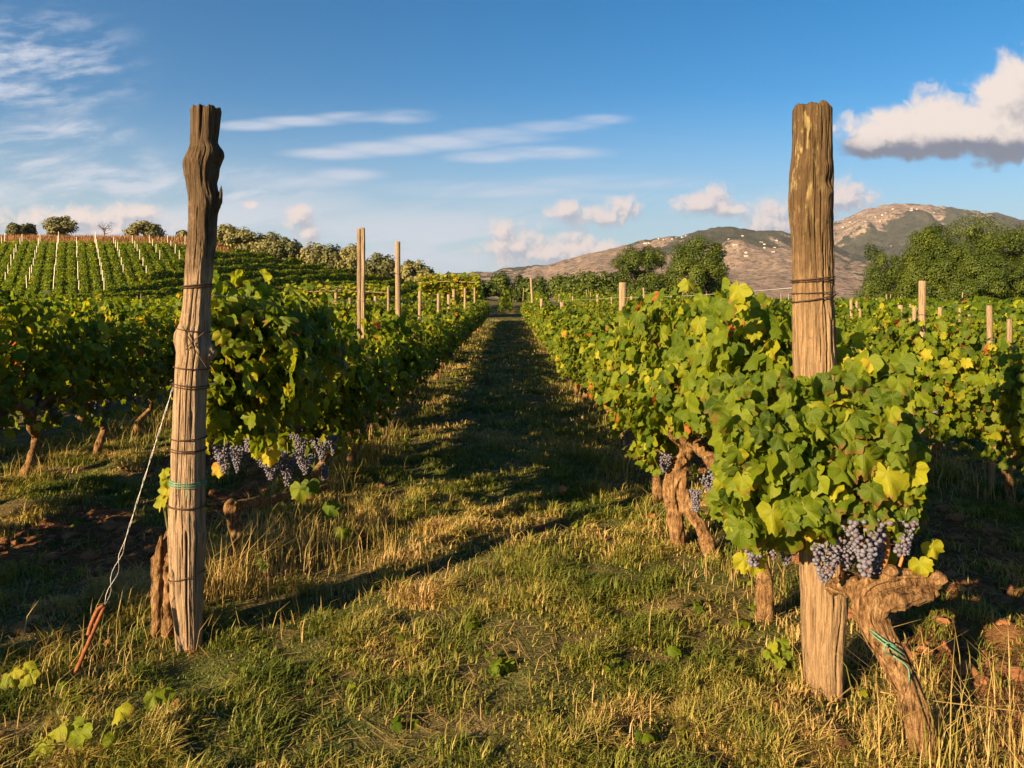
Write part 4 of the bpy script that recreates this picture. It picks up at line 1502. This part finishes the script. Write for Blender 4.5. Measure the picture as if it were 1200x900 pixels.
def stake(x, y, top, w, label, group=None, lean=0.0, tie=True):
    k = int(rng.integers(0, 6))
    z = gz(x, y)
    o = thing('vineyard_stake', (x, y, z), label, 'stake', group, rng.uniform(0, 6))
    o.rotation_euler = (R(rng.normal(0, .8)), R(lean), rng.uniform(0, .4))
    s = place('stake_shaft', STK[k], o)
    s.scale = (w / .08, w / .08, (top - z) / 1.7)
    if tie:
        c = place('wire_tie', CLIP_ME, o)
        c.scale = (w / .08 * 1.05, w / .08 * 1.05, (top - z) / 1.7)
    return o


def stake_px(px, py, X, w_px, label, group=None, lean=0.0):
    Y = X / ((px - CX) / F)
    return stake(X, Y, EYE - (py - CY) / F * Y, max(w_px / F * Y, .035), label, group, lean)


# the twin slat stake and its neighbour in the left row
Y = 7.0
twx = -1.41
tw = thing('vineyard_stake', (twx, Y, gz(twx, Y)), 'tall twin slat stake with a dark gap, rising from the left row', 'stake')
for s, w in ((-1, .5), (1, .6)):
    mb = MB()
    r = np.random.default_rng(5 + s)
    V = []
    zs = np.linspace(-.2, EYE + 83 * Y / F - gz(twx, Y) - (0.01 if s < 0 else 0), 26)
    for z in zs:
        j = r.normal(0, .0008, 8)
        a, c = s * .005, s * (.005 + .032 * w * 1.6)
        lo, hi = min(a, c), max(a, c)
        V += [(lo + j[0], -.03 + j[1], z), (hi + j[2], -.03 + j[3], z), (hi + j[4], .03 + j[5], z), (lo + j[6], .03 + j[7], z)]
    i, j = np.meshgrid(np.arange(25), np.arange(4), indexing='ij')
    a, c = i * 4 + j, i * 4 + (j + 1) % 4
    q = np.stack([a, c, c + 4, a + 4], -1).reshape(-1, 4)
    mb.add(V, [q, np.array([[100, 101, 102, 103]])])
    mb.build('slat', M_stake, tw, False)
stake_px(466, 283, -1.42, 6.5, 'tall single wooden stake right of the twin slat stake in the left row')
for px, py, w in ((492, 341, 4), (514, 344, 4), (526, 345, 4), (532, 339, 4), (545, 337, 3), (556, 337, 2.5), (455, 336, 3)):
    stake_px(px, py, -1.4, w, 'short weathered stake among leaves of the left row toward the far end of the path', 'short stakes of the left row')
for px, py, X in ((350, 344, -4.0), (394, 343, -4.0), (410, 349, -4.0), (440, 347, -4.0), (340, 352, -6.6)):
    stake_px(px, py, X, 4, 'short stake poking up from rows behind the left row, below the terraces', 'stakes behind the left row')
stake_px(729, 331, 1.2, 9, 'thick pale topped broken stake standing in the right row near the path')
stake_px(659, 354, 1.2, 5, 'stubby brown stake halfway along the right row')
stake_px(635, 350, 1.2, 3.5, 'thin short stake near the far end of the right row')
stake(1.2 + .02, 32.9, 2.45, .11, 'tall leaning stake at the far end of the right row', None, -3.0)
stake_px(1080, 329, 3.8, 8, 'tall square topped stake before the dark trees, in the second row on the right')
stake_px(1162, 358, 3.8, 7, 'broken splintered stake near the right edge, shorter than its tall neighbour')
stake_px(1183, 374, 3.8, 6, 'stubby stake half sunk in leaves at the right edge')
stake_px(1047, 357, 6.4, 6, 'leaning brown stake just left of the tall square topped stake', None, 6)
for px, py, X, w in ((1006, 362, 6.4, 4), (998, 352, 9.0, 3.5), (1003, 353, 9.0, 3), (1070, 360, 6.4, 5), (1099, 360, 6.4, 4.5), (1066, 356, 9, 2.5), (1124, 361, 9, 3), (1135, 365, 9, 4), (1139, 365, 9, 2.5), (1105, 359, 11.6, 2.5)):
    stake_px(px, py, X, w, 'small stake in the right rows between the split post and the dark trees', 'small stakes right of the split post', rng.normal(0, 1.5))
for px, py, X, w in ((701, 345, 3.8, 3), (739, 347, 3.8, 3), (757, 337, 3.8, 2.2), (688, 352, 3.8, 2.5), (672, 347, 3.8, 2), (775, 348, 6.4, 2.2), (717, 348, 6.4, 2), (748, 350, 9, 2)):
    stake_px(px, py, X, w, 'thin pale stake in the right rows between the path and the split post', 'thin stakes left of the split post', rng.normal(0, 1.5))
for k in range(12):
    x = 11.6 + 2.6 * (k % 8)
    y = x / .70 + 3 + rng.uniform(0, 18)
    stake(x, y, gz(x, y) + rng.uniform(1.5, 1.8), .05, 'far thin stake in the vineyard before the dark trees on the right', 'far stakes on the right plain', rng.normal(0, 2), False)
for k in range(14):
    x = rng.integers(0, 9) * 2.6 + 1.2
    y = rng.uniform(48, 62)
    stake(x, y, gz(x, y) + rng.uniform(1.5, 1.95), .06, 'far pale stake in the vineyard beyond the end of the path', 'far stakes beyond the path', rng.normal(0, 2), False)
for k in range(12):
    x, y = rng.uniform(-30, -6), 49 + 5.0 * rng.integers(0, 6)
    stake(x, y, gz(x, y) + rng.uniform(1.6, 2.0), .07, 'grey stake among the curved terrace rows on the left slope', 'stakes on the terraces', 0, False)

# white stakes in lines up the hillside
wm = MB()
V = np.array([[-1, -1, 0], [1, -1, 0], [1, 1, 0], [-1, 1, 0], [-.9, -.9, 1], [.9, -.9, 1], [.9, .9, 1], [-.9, .9, 1]], float) * (.027, .027, 1)
wm.add(V, np.array([[0, 1, 5, 4], [1, 2, 6, 5], [2, 3, 7, 6], [3, 0, 4, 7], [4, 5, 6, 7]]))
white_me = wm.mesh('white_stake', M_white, False)
for q in range(-5, 15):
    s0 = np.array([-43.8 + 2.47 * q, 70.0])
    lo = 0 if q < 3 else (10 if q < 5 else 20 + (q - 5) * .8)
    for t in np.arange(lo, 35, 4.2):
        p = s0 + ud * (t + rng.normal(0, .25))
        if rng.random() < .08 or p[0] / p[1] > -.43:
            continue
        o = place('white_stake', white_me, None, (p[0], p[1], gz(*p) - .1))
        o.scale = (1, 1, rng.uniform(1.55, 2.0))
        o.rotation_euler = (R(rng.normal(0, 1.2)), R(rng.normal(0, 1.2)), 0)
        tag(o, 'slim white stake in the lines climbing the left hillside vineyard', 'stake', 'white stakes on the hillside')

# pergola of pale poles on the terrace edge
def pergola(x, y, L, h, label):
    o = thing('pergola', (x, y, gz(x, y)), label, 'pergola')
    for k in range(5):
        t = k / 4 * L
        mb = MB()
        tube(mb, [(t, 0, -.5), (t + rng.normal(0, .05), 0, h)], .045, 8, 8, .1, k)
        mb.build('post', M_stake, o)
    for k in range(4):
        mb = MB()
        tube(mb, [(-.5, -.6 + .5 * k, h + .05 * k), (L * .5, -.6 + .5 * k, h + .1 + .1 * k), (L + .5, -.6 + .5 * k, h + .04 * k)], .03, 8, 12, .1, k)
        mb.build('beam', M_stake, o)
    r = np.random.default_rng(int(abs(x) * 10))
    n = 1700
    Pp = np.stack([r.uniform(-.5, L + .5, n), r.uniform(-.7, 1.3, n), h + r.normal(.10, .22, n)], -1)
    hang = r.random(n) < .4
    Pp[hang, 2] -= r.uniform(.1, 1.0, hang.sum())
    mb = MB()
    scatter(mb, Pp, r.normal(0, .5, (n, 3)) + (0, -.3, .8), r.normal(0, .5, (n, 3)) + (0, 0, -.6), r.uniform(.12, .2, n), tints(r, n, .62, .15, .25), 'low', r)
    mb.build('foliage', M_leaf_far, o)


pergola(-5.2, 47.5, 2.9, 2.4, 'pale pole pergola with yellowing leaves at the right end of the terraces')
pergola(-13.5, 46.0, 5.5, 1.9, 'long low pole pergola with leaves below the curved terrace rows')

# ------------------------------------------------------------------ trees
def crown_mb(r, rx, ry, rz, blobs, leaves, lod, size, mean, sd=.2, cone=0.0, blob_r=.32):
    mb = MB()
    c = []
    while len(c) < blobs:
        p = r.uniform(-1, 1, 3)
        q = np.linalg.norm(p)
        if q > 1 or q < .35:
            continue
        if cone and abs(math.hypot(p[0], p[1])) > 1 - cone * (p[2] + 1) / 2:
            continue
        c.append(p * .82)
    c = np.array(c)
    k = r.integers(0, blobs, leaves)
    d = unit(r.normal(0, 1, (leaves, 3)))
    br = blob_r * r.uniform(.7, 1.35, blobs)
    rad = br[k] * r.uniform(.35, 1.08, leaves) ** .6
    Pp = c[k] + d * rad[:, None]
    lo, hi = np.percentile(Pp, 0.7, axis=0), np.percentile(Pp, 99.3, axis=0)
    Pp = ((Pp - lo) / (hi - lo) * 2 - 1) * (rx, ry, rz)
    Nn = d + unit(c[k]) * .5 + r.normal(0, .45, (leaves, 3)) + (0, 0, .35)
    T = r.normal(0, .7, (leaves, 3)) + (0, 0, -.5)
    bt = r.normal(0, .1, blobs)
    t = np.clip(r.normal(mean, sd, leaves) + bt[k], 0, 1)
    scatter(mb, Pp, Nn, T, r.uniform(*size, leaves), t, lod, r)
    return mb


def tree(name, x, y, h, w, label, cat, mat, seed, leaves=2600, lod='quad', size=(.22, .40), trunk=.25, mean=.5, cone=0.0, blobs=34, group=None, sink=0.0, blob_r=.32):
    r = np.random.default_rng(seed)
    o = thing(name, (x, y, gz(x, y) - sink), label, cat, group)
    ch = h * (1 - trunk) / 2
    m = crown_mb(r, w / 2, w / 2, ch, blobs, leaves, lod, size, mean, .14, cone, blob_r)
    m.build('crown', mat, o, loc=(0, 0, h - ch))
    t = MB()
    tr = max(.04, .026 * h)
    tube(t, [(0, 0, -.4), (r.normal(0, .05) * w, r.normal(0, .05) * w, h * trunk), (r.normal(0, .05) * w, 0, h * .6)], [tr * 1.3, tr, tr * .45], 9, 14, .3, seed)
    for k in range(6):
        a = r.uniform(0, 6.3)
        z0 = h * r.uniform(trunk * .7, .5)
        e = (math.cos(a) * w * .33, math.sin(a) * w * .33, z0 + h * r.uniform(.15, .35))
        tube(t, [(0, 0, z0), (e[0] * .5, e[1] * .5, z0 + (e[2] - z0) * .4), e], [tr * .55, tr * .4, tr * .15], 6, 8, .2, seed + k)
    t.build('trunk', M_tbark, o)
    return o


def tree_px(px, top, wpx, Y, base_py=None, **kw):
    x = (px - CX) / F * Y
    z = gz(x, Y)
    h = (CY - top) / F * Y + EYE - z
    return tree(kw.pop('name'), x, Y, h, wpx / F * Y, **kw)


OL = dict(cat='tree', mat=M_olive, trunk=.12)
tree_px(19, 262, 20, 108, name='olive_tree', label='small dark olive tree at the far left of the hill crest', seed=1, mean=.3, **OL)
tree_px(33, 263, 17, 109, name='olive_tree', label='small olive tree touching the leftmost dark one on the crest', seed=2, mean=.42, **OL)
tree_px(70, 254, 34, 108, name='olive_tree', label='round olive tree second clump from the left on the hill crest', seed=3, mean=.55, **OL)
tree_px(169, 260, 40, 106, name='olive_tree', label='broad olive tree on the crest left of the knotty post', seed=4, mean=.6, **OL)
tree_px(181, 272, 16, 104, name='shrub', label='low dark shrub below the broad olive tree', seed=5, mean=.25, **OL)
tree_px(198, 284, 22, 104, name='shrub', label='low dark thicket on the crest between broad olive and knotty post', seed=6, mean=.2, **OL)
tree_px(215, 270, 14, 107, name='olive_tree', label='thin pale olive tree partly hidden by the knotty post', seed=7, mean=.6, leaves=900, **{k: v for k, v in OL.items()})
for k, (px, top, wp, mean, lab) in enumerate((
        (266, 264, 30, .72, 'pale olive tree just right of the knotty post'), (287, 270, 34, .62, 'yellowish olive tree second right of the knotty post'), (312, 272, 34, .6, 'olive tree third in the clump right of the knotty post'),
        (336, 279, 34, .42, 'dark olive tree at the right end of the crest clump'), (368, 285, 30, .6, 'olive tree after the gap beyond the crest clump'), (390, 288, 24, .4, 'dark olive tree left of the twin slat stake'),
        (412, 288, 28, .68, 'light olive tree behind the twin slat stake'), (444, 298, 34, .35, 'dark low olive tree between twin slat and single stakes'), (482, 306, 34, .6, 'light olive tree right of the tall single stake'), (500, 314, 26, .55, 'small olive tree above the yellow pergola'))):
    tree_px(px, top, wp * 1.15, 102 - k * 1.5, name='olive_tree', label=lab, seed=20 + k, mean=mean, **OL)
tree_px(528, 322, 40, 62, name='olive_tree', label='dark bushy olive tree beside the yellow leafed pergola', seed=33, mean=.35, **OL)
# bare sapling on the crest
x = (122 - CX) / F * 107
bt = thing('bare_tree', (x, 107, gz(x, 107)), 'small leafless tree on the hill crest between two olive trees', 'tree')
t = MB()
r = np.random.default_rng(8)
tube(t, [(0, 0, -.3), (.05, 0, .9), (-.1, 0, 1.7)], [.09, .07, .04], 7, 8)
t.build('trunk', M_tbark, bt)
t = MB()
for k in range(16):
    a, z0 = r.uniform(0, 6.3), r.uniform(.7, 1.6)
    l = r.uniform(.6, 1.3)
    e = np.array((math.cos(a) * l, math.sin(a) * l, z0 + l * r.uniform(.3, 1)))
    tube(t, [(0, 0, z0), e * (.5, .5, .5) + (0, 0, z0 * .55), e], [.035, .025, .01], 5, 6)
    for q in range(3):
        f = e + r.normal(0, .28, 3)
        tube(t, [e * (.8, .8, .93), f], [.018, .007], 4)
t.build('branches', M_tbark, bt)

BR = dict(cat='tree', mat=M_tree)
tree_px(749, 290, 58, 84, name='broadleaf_tree', label='round dark tree left of the pair beyond the right rows', seed=41, leaves=26000, trunk=.08, blobs=60, size=(.10, .19), mean=.44, blob_r=.195, **BR)
tree_px(815, 281, 68, 80, name='broadleaf_tree', label='taller rounded tree right of the pair beyond the right rows', seed=42, leaves=32000, trunk=.08, blobs=70, size=(.10, .19), mean=.5, blob_r=.195, **BR)
tree_px(1034, 290, 52, 72, name='broadleaf_tree', label='dark pointed tree standing apart right of the split post', seed=43, leaves=26000, trunk=.05, blobs=60, cone=.6, size=(.08, .16), mean=.4, blob_r=.18, **BR)
for k, (px, top, wp, Y, mean, lab) in enumerate(((1085, 267, 62, 70, .58, 'slender tree at the left end of the big right grove'), (1112, 285, 70, 68, .5, 'lower tree in front within the big right grove'), (1135, 256, 96, 71, .6, 'tallest tree of the big right grove'),
                                                 (1178, 268, 90, 69, .55, 'wide tree near the right edge in the big grove'), (1225, 264, 90, 72, .5, 'tree of the grove cut off by the right edge'), (1160, 300, 80, 66, .45, 'low dark tree at the foot of the big right grove'))):
    tree_px(px, top, wp, Y, name='broadleaf_tree', label=lab, seed=50 + k, leaves=42000, trunk=.04, blobs=80, cone=.45 if k in (0, 2) else 0.2, size=(.08, .155), mean=mean - .06, blob_r=.185, **BR)
tree_px(1064, 338, 40, 74, name='shrub', label='low pale green bush between pointed tree and grove', seed=60, leaves=2500, trunk=.05, size=(.2, .34), mean=.6, **BR)
tree_px(1098, 338, 50, 70, name='shrub', label='low dark bush at the left foot of the grove', seed=61, leaves=2500, trunk=.05, size=(.2, .34), mean=.35, **BR)
for k, (px, top, wp, Y, mean, lab) in enumerate(((566, 330, 34, 100, .45, 'small dark tree at the left of the far tree line past the path'), (545, 326, 22, 105, .45, 'slim far tree above the left row end'), (588, 321, 26, 110, .5, 'far round tree right over the path end'),
                                                 (612, 324, 20, 108, .4, 'far small dark tree right of the path end'), (632, 325, 32, 106, .45, 'far low tree behind the tall leaning stake'), (660, 322, 36, 100, .55, 'far light tree left of the round pair'),
                                                 (690, 318, 46, 96, .42, 'far dark tree left of the round pair'), (715, 320, 40, 94, .4, 'dark low tree touching the round pair on its left'), (675, 332, 50, 92, .6, 'low light bush before the far tree line'),
                                                 (782, 330, 34, 92, .2, 'dark tree filling the gap between the round pair'), (843, 330, 24, 86, .5, 'small bush right of the round pair'))):
    tree_px(px, top, wp * 1.1, Y, name='broadleaf_tree', label=lab, seed=70 + k, leaves=3000, trunk=.06, size=(.2, .4), mean=mean, **BR)

# ------------------------------------------------------------------ grass, weeds, soil
def blades(mb, P, h, w, tint, r, bend=.5, lean=None):
    n = len(P)
    a = r.uniform(0, 6.283, n)
    side = np.stack([np.cos(a), np.sin(a), np.zeros(n)], -1)
    ld = np.stack([-np.sin(a), np.cos(a), np.zeros(n)], -1)
    if lean is not None:
        ld = unit(ld + lean)
    b1 = (bend * r.uniform(.2, 1.3, n))[:, None]
    hh = h[:, None]
    up = np.array([0, 0, 1.0])
    m1 = P + hh * (.5 * up + .22 * b1 * ld)
    m2 = P + hh * ((.95 - .30 * b1) * up + .85 * b1 * ld)
    w = w[:, None]
    V = np.stack([P - side * w, P + side * w, m1 - side * w * .8, m1 + side * w * .8, m2], 1).reshape(-1, 3)
    o = (np.arange(n) * 5)[:, None]
    mb.add(V, [np.array([[0, 1, 3, 2]]) + o, np.array([[2, 3, 4]]) + o], np.repeat(tint, 5))


def on_ground(x, y):
    return np.stack([x, y, terrain(x, y) - .004], -1)


def dryness(x, y):
    d = fbm(x * 2.0, y * 2.0, 51, 4, .6)
    return d


def grass():
    r = np.random.default_rng(21)
    mb = MB()
    for (y0, y1, n, hs, ws) in ((2.0, 4.2, 215000, 0.92, .0016), (4.2, 8.0, 180000, 0.95, .0024), (8, 16, 70000, 1.1, .004), (16, 46, 60000, 1.2, .008)):
        y = y0 * (y1 / y0) ** r.random(n)
        hw = np.minimum(0.74 * y + .9, 5.0)
        x = r.uniform(-1, 1, n) * hw
        # gather into tufts
        tuft = fbm(x * 6, y * 6, 61, 3)
        patch = fbm(x * 1.6, y * 1.6, 62, 3)
        sm = soil_mask(x, y)
        under = np.exp(-((x - 1.2) / .22) ** 2) + np.exp(-((x + 1.4) / .25) ** 2)
        bare = smoothstep(.47, .36, fbm(x * 1.9 + 9, y * 1.9, 63, 3))
        keep = r.random(n) < np.clip(.25 + 1.5 * smoothstep(.36, .62, tuft), 0, 1) * (1 - .9 * sm) * (1 - .55 * np.clip(under, 0, 1)) * (1 - .75 * bare)
        x, y, tuft, patch = x[keep], y[keep], tuft[keep], patch[keep]
        m = len(x)
        P = on_ground(x, y)
        h = hs * (.020 + .080 * smoothstep(.35, .7, tuft) * r.uniform(.4, 1.3, m) + .03 * smoothstep(.5, .7, patch))
        dry = dryness(x, y) + .25 * (patch - .5)
        t = np.clip(.49 + 1.35 * (dry - .5) + r.normal(0, .15, m), .02, 1)
        blades(mb, P, h, ws * r.uniform(.8, 2.2, m), t, r, 1.15)
    tag(mb.build('grass', M_grass), kind='stuff')
    # dry straw at the row feet, taller stalks
    mb = MB()
    spots = []
    for X, ya, yb, n in ((-1.42, 3.3, 8, 2400), (1.2, 2.9, 8, 700), (-1.42, 8, 40, 2500), (1.2, 8, 40, 2500), (-4.0, 4, 14, 2500), (3.8, 4, 14, 2500)):
        y = r.uniform(ya, yb, n)
        x = X + r.normal(0, .2, n)
        k = r.random(n) < smoothstep(.38, .6, fbm(x * 3, y * 2, 71, 2))
        x, y = x[k], y[k]
        h = .06 + .30 * r.random(len(x)) ** 1.7
        blades(mb, on_ground(x, y), h, r.uniform(.0012, .0028, len(x)), np.clip(r.normal(.80, .16, len(x)), 0, 1), r, .95)
    # named clumps of the photograph: (px, py, spread, count, height)
    for px, py, sp, n, h in ((262, 690, .10, 280, .42), (290, 672, .14, 280, .33), (340, 655, .16, 220, .28), (400, 640, .2, 260, .26), (440, 615, .2, 200, .24), (215, 745, .14, 90, .22), (110, 770, .18, 160, .22), (70, 800, .16, 110, .20), (1120, 880, .22, 170, .34), (1085, 895, .10, 70, .50), (1165, 870, .15, 110, .32), (985, 815, .18, 110, .13),
                             (450, 640, .25, 160, .16), (370, 720, .3, 160, .14), (520, 700, .2, 120, .13), (560, 860, .3, 170, .12), (700, 880, .3, 130, .12), (850, 690, .25, 140, .12), (1060, 560, .3, 240, .30), (770, 560, .3, 160, .25), (340, 640, .3, 200, .22), (880, 690, .15, 100, .18)):
        Y = F * EYE / (py - CY)
        cx = (px - CX) / F * Y
        x, y = cx + r.normal(0, sp, n), Y + r.normal(0, sp, n)
        blades(mb, on_ground(x, y), h * (.25 + .9 * r.random(n) ** 1.5), r.uniform(.0010, .0024, n), np.clip(r.normal(.82, .15, n), 0, 1), r, .8)
    # straw litter lying flat
    n = 5200
    y = 2.2 * (9 / 2.2) ** r.random(n)
    x = r.uniform(-1, 1, n) * (.74 * y + .3)
    wgt = np.clip(soil_mask(x, y) * .8 + smoothstep(.5, .62, fbm(x * 1.9 + 9, y * 1.9, 63, 3)) * .1 + smoothstep(.44, .36, fbm(x * 1.9 + 9, y * 1.9, 63, 3)), 0.06, 1)
    k = r.random(n) < wgt
    x, y = x[k], y[k]
    P = on_ground(x, y) + (0, 0, .012)
    a = r.uniform(0, 6.28, len(x))
    l = r.uniform(.04, .16, len(x))[:, None]
    d = np.stack([np.cos(a), np.sin(a), r.normal(0.06, .12, len(x))], -1) * l
    s = np.stack([-np.sin(a), np.cos(a), np.zeros(len(x))], -1) * .0016
    V = np.stack([P - s, P + s, P + d + s, P + d - s], 1).reshape(-1, 3)
    mb.add(V, np.array([[0, 1, 2, 3]]) + (np.arange(len(x)) * 4)[:, None], np.repeat(np.clip(r.normal(.88, .1, len(x)), 0, 1), 4))
    # fallen stem lying across at the bottom right
    tube(mb, [at(1032, 811, 2.35), at(1100, 822, 2.4), at(1200, 834, 2.45)], .0022, 5, 10, tint=.9)
    tag(mb.build('dry_grass', M_grass), kind='stuff')
    # coarse dry grass on the crest of the hill
    mb = MB()
    n = 16000
    x = r.uniform(-84, -30, n)
    y = r.uniform(97.5, 111, n)
    P = on_ground(x, y)
    blades(mb, P, r.uniform(.3, .9, n), r.uniform(.02, .05, n), np.clip(r.normal(.84, .15, n), 0, 1), r, .6)
    tag(mb.build('crest_grass', M_crest), kind='stuff')


M_crest = leaf_material('crest_grass_blade', [(0, (0.09, 0.05, 0.02)), (.6, (0.22, 0.11, 0.045)), (1, (0.34, 0.20, 0.09))], .25, .7, False, 1.1)
grass()


def weeds():
    """low broad leaves and dead leaves lying among the grass"""
    r = np.random.default_rng(91)
    mb = MB()
    C = 130
    y = 2.3 * (9 / 2.3) ** r.random(C)
    x = r.uniform(-1, 1, C) * np.minimum(.72 * y, 3.4)
    for k in range(C):
        m = r.integers(4, 10)
        a = r.uniform(0, 6.28, m)
        d = np.stack([np.cos(a), np.sin(a), np.zeros(m)], -1)
        q = r.uniform(.01, .05, m)[:, None]
        Pp = np.array([x[k], y[k], gz(x[k], y[k]) + .015]) + d * q + np.stack([0 * a, 0 * a, r.uniform(.0, .03, m)], -1)
        scatter(mb, Pp, d * .5 + (0, -.15, 1) + r.normal(0, .25, (m, 3)), d + (0, 0, -.1), r.uniform(.014, .032, m), np.clip(r.normal(.38, .12, m), 0, .8), 'low' if k % 3 else 'sliver', r)
    tag(mb.build('ground_weeds', M_leaf_far), kind='stuff')
    mb = MB()
    n = 210
    y = 2.3 * (14 / 2.3) ** r.random(n)
    x = np.where(r.random(n) < .9, r.choice([-1.4, 1.2, 3.8, -4], n) + r.normal(0, .45, n), r.uniform(-2, 3, n))
    Pp = np.stack([x, y, terrain(x, y) + r.uniform(.01, .06, n)], -1)
    scatter(mb, Pp, r.normal(0, .5, (n, 3)) + (0, -.2, .9), r.normal(0, 1, (n, 3)), r.uniform(.02, .05, n), r.random(n), 'mid', r)
    tag(mb.build('leaf_litter', M_litter), kind='stuff')


M_litter = leaf_material('withered_leaf', [(0, (0.10, 0.05, 0.022)), (.6, (0.22, 0.11, 0.04)), (1, (0.34, 0.18, 0.06))], .15, .7, False, 1.0)
weeds()

# trellis wires of the two nearest rows
for X, y0, zs, side in ((-1.40, LY, (1.52, 1.10), 'left'), (1.22, RY, (1.55, 1.16), 'right')):
    for z, nm in zip(zs, ('upper', 'lower')):
        mb = MB()
        ys = np.r_[np.arange(0, 40, 2.0)]
        tube(mb, [((.004 * math.sin(q)), q, -.02 * abs(math.sin(q * .6)) - .006 * q) for q in ys], .0017, 5, 60)
        tag(mb.build('trellis_wire', M_wire, None, loc=(X, y0 + .08, z)), '%s trellis wire running from the %s big post along its row' % (nm, side), 'wire')

# clods of red soil
r = np.random.default_rng(31)
mb = MB()
V0, F0 = ICO2
n = 2600
x = np.r_[r.uniform(1.5, 3.3, n), r.uniform(-3.4, -1.6, n // 2)]
y = np.r_[r.uniform(2.4, 7, n), r.uniform(3, 7, n // 2)]
k = r.random(len(x)) < soil_mask(x, y) * .9
x, y = x[k], y[k]
for i in range(len(x)):
    q = .008 + .034 * r.random() ** 4
    off = r.uniform(0, 90)
    d = 1 + 1.5 * (fbm(V0[:, 0] * 1.9 + off, V0[:, 1] * 1.9 + V0[:, 2] * 2.3 + off, 5, 3, .65) - .5)
    mb.add(V0 * d[:, None] * q * np.array([1.2, 1, .75]) + (x[i], y[i], gz(x[i], y[i]) + q * .25), F0)
tag(mb.build('soil_clods', M_clod, None, False), kind='stuff')


def sucker(px, py, hpx, leaves, label, seed, Y=None, tint=.6, size=.06):
    """a young vine shoot in the grass"""
    r = np.random.default_rng(seed)
    Y = Y or F * EYE / (py - CY)
    b = at(px, py, Y)
    b.z = gz(b.x, b.y)
    o = thing('vine_sucker', b, label, 'vine shoot')
    m, lf = MB(), MB()
    bb = np.array(b)
    for (lx, ly) in leaves:
        p = np.array(at(lx, ly, Y - .02 + r.normal(0, .03))) - bb
        p[2] = max(p[2], .03)
        tube(m, [(r.normal(0, .01), 0, -.02), p * (.45, .6, .7), p], [.0028, .0022, .0014], 5, 8)
        scatter(lf, np.array([p]), np.array([[r.normal(-.3, .3), -.55, .75]]), np.array([[r.normal(0, .7), -.4, -.7]]), np.array([size * r.uniform(.75, 1.2)]), np.array([np.clip(tint + r.normal(0, .1), 0, .95)]), 'hi', r)
    m.build('stem', M_green_stem, o)
    lf.build('leaves', M_leaf, o)


sucker(30, 815, 40, [(18, 786), (30, 780), (36, 790), (12, 792), (28, 796)], 'yellow leafed vine shoot in the grass at the far left edge', 1, tint=.85, size=.045)
sucker(85, 880, 40, [(70, 852), (86, 848), (96, 858), (66, 868), (88, 868)], 'green vine shoot in the grass at the bottom left corner', 2, tint=.6, size=.05)
sucker(130, 885, 40, [(120, 866), (134, 864), (140, 832), (50, 872)], 'sparse vine shoot right of the bottom left corner shoot', 3, tint=.68, size=.045)
sucker(185, 838, 30, [(180, 814), (192, 812), (184, 830)], 'small vine shoot in the grass below the left post', 4, tint=.62, size=.045)
sucker(204, 640, 60, [(192, 552), (196, 562), (188, 580), (198, 572), (192, 586)], 'pale green vine shoot climbing beside the left post and stump', 5, Y=3.25, tint=.72, size=.05)
sucker(912, 785, 30, [(905, 756), (916, 752), (908, 768), (922, 766), (900, 764), (914, 776)], 'bright green weed in the grass left of the split post foot', 6, tint=.62, size=.032)
sucker(262, 690, 30, [(302, 655), (296, 648), (310, 660)], 'small green shoot among straw below the shaded grapes', 7, Y=3.9, tint=.6, size=.04)

# dry cut stubs in the path, and one red fallen leaf
b = at(571, 462, 12.6)
b.z = gz(b.x, b.y)
mb = MB()
for dx, h in ((-.03, .16), (.0, .20), (.035, .14)):
    tube(mb, [(dx, 0, -.03), (dx * 1.1, .01, h)], [.017, .011], 7, 8, .25, 3)
tag(mb.build('stub', M_stump, None, loc=b), 'small dry brown stub sticking up in the middle of the path', 'stub')
b = at(657, 582, F * EYE / (582 - CY))
b.z = gz(b.x, b.y) + .05
mb = MB()
scatter(mb, np.array([[0, 0, 0.0]]), np.array([[-.5, -.6, .6]]), np.array([[.5, 0, -.2]]), np.array([.05]), np.array([.5]), 'hi', np.random.default_rng(4))
tag(mb.build('fallen_leaf', M_dead, None, loc=b), 'red brown fallen leaf lying on the sunlit grass of the path', 'leaf')
# ------------------------------------------------------------------ the air
hz = MB()
V = np.array([[-7500, -60, -40], [7500, -60, -40], [7500, 6500, -40], [-7500, 6500, -40], [-7500, -60, 680], [7500, -60, 680], [7500, 6500, 680], [-7500, 6500, 680]], float)
hz.add(V, np.array([[0, 3, 2, 1], [4, 5, 6, 7], [0, 1, 5, 4], [1, 2, 6, 5], [2, 3, 7, 6], [3, 0, 4, 7]]))
hm_ = bpy.data.materials.new('haze')
hm_.use_nodes = True
N = Nodes(hm_.node_tree)
pv = N.n('ShaderNodeVolumePrincipled')
pv.inputs['Color'].default_value = (0.78, 0.84, 0.92, 1)
pv.inputs['Density'].default_value = 0.00005
pv.inputs['Anisotropy'].default_value = 0.2
ho = N.n('ShaderNodeOutputMaterial')
N.put(ho.inputs['Volume'], pv.outputs[0])
tag(hz.build('haze', hm_, None, False), kind='stuff')
print('vines', n_vines)
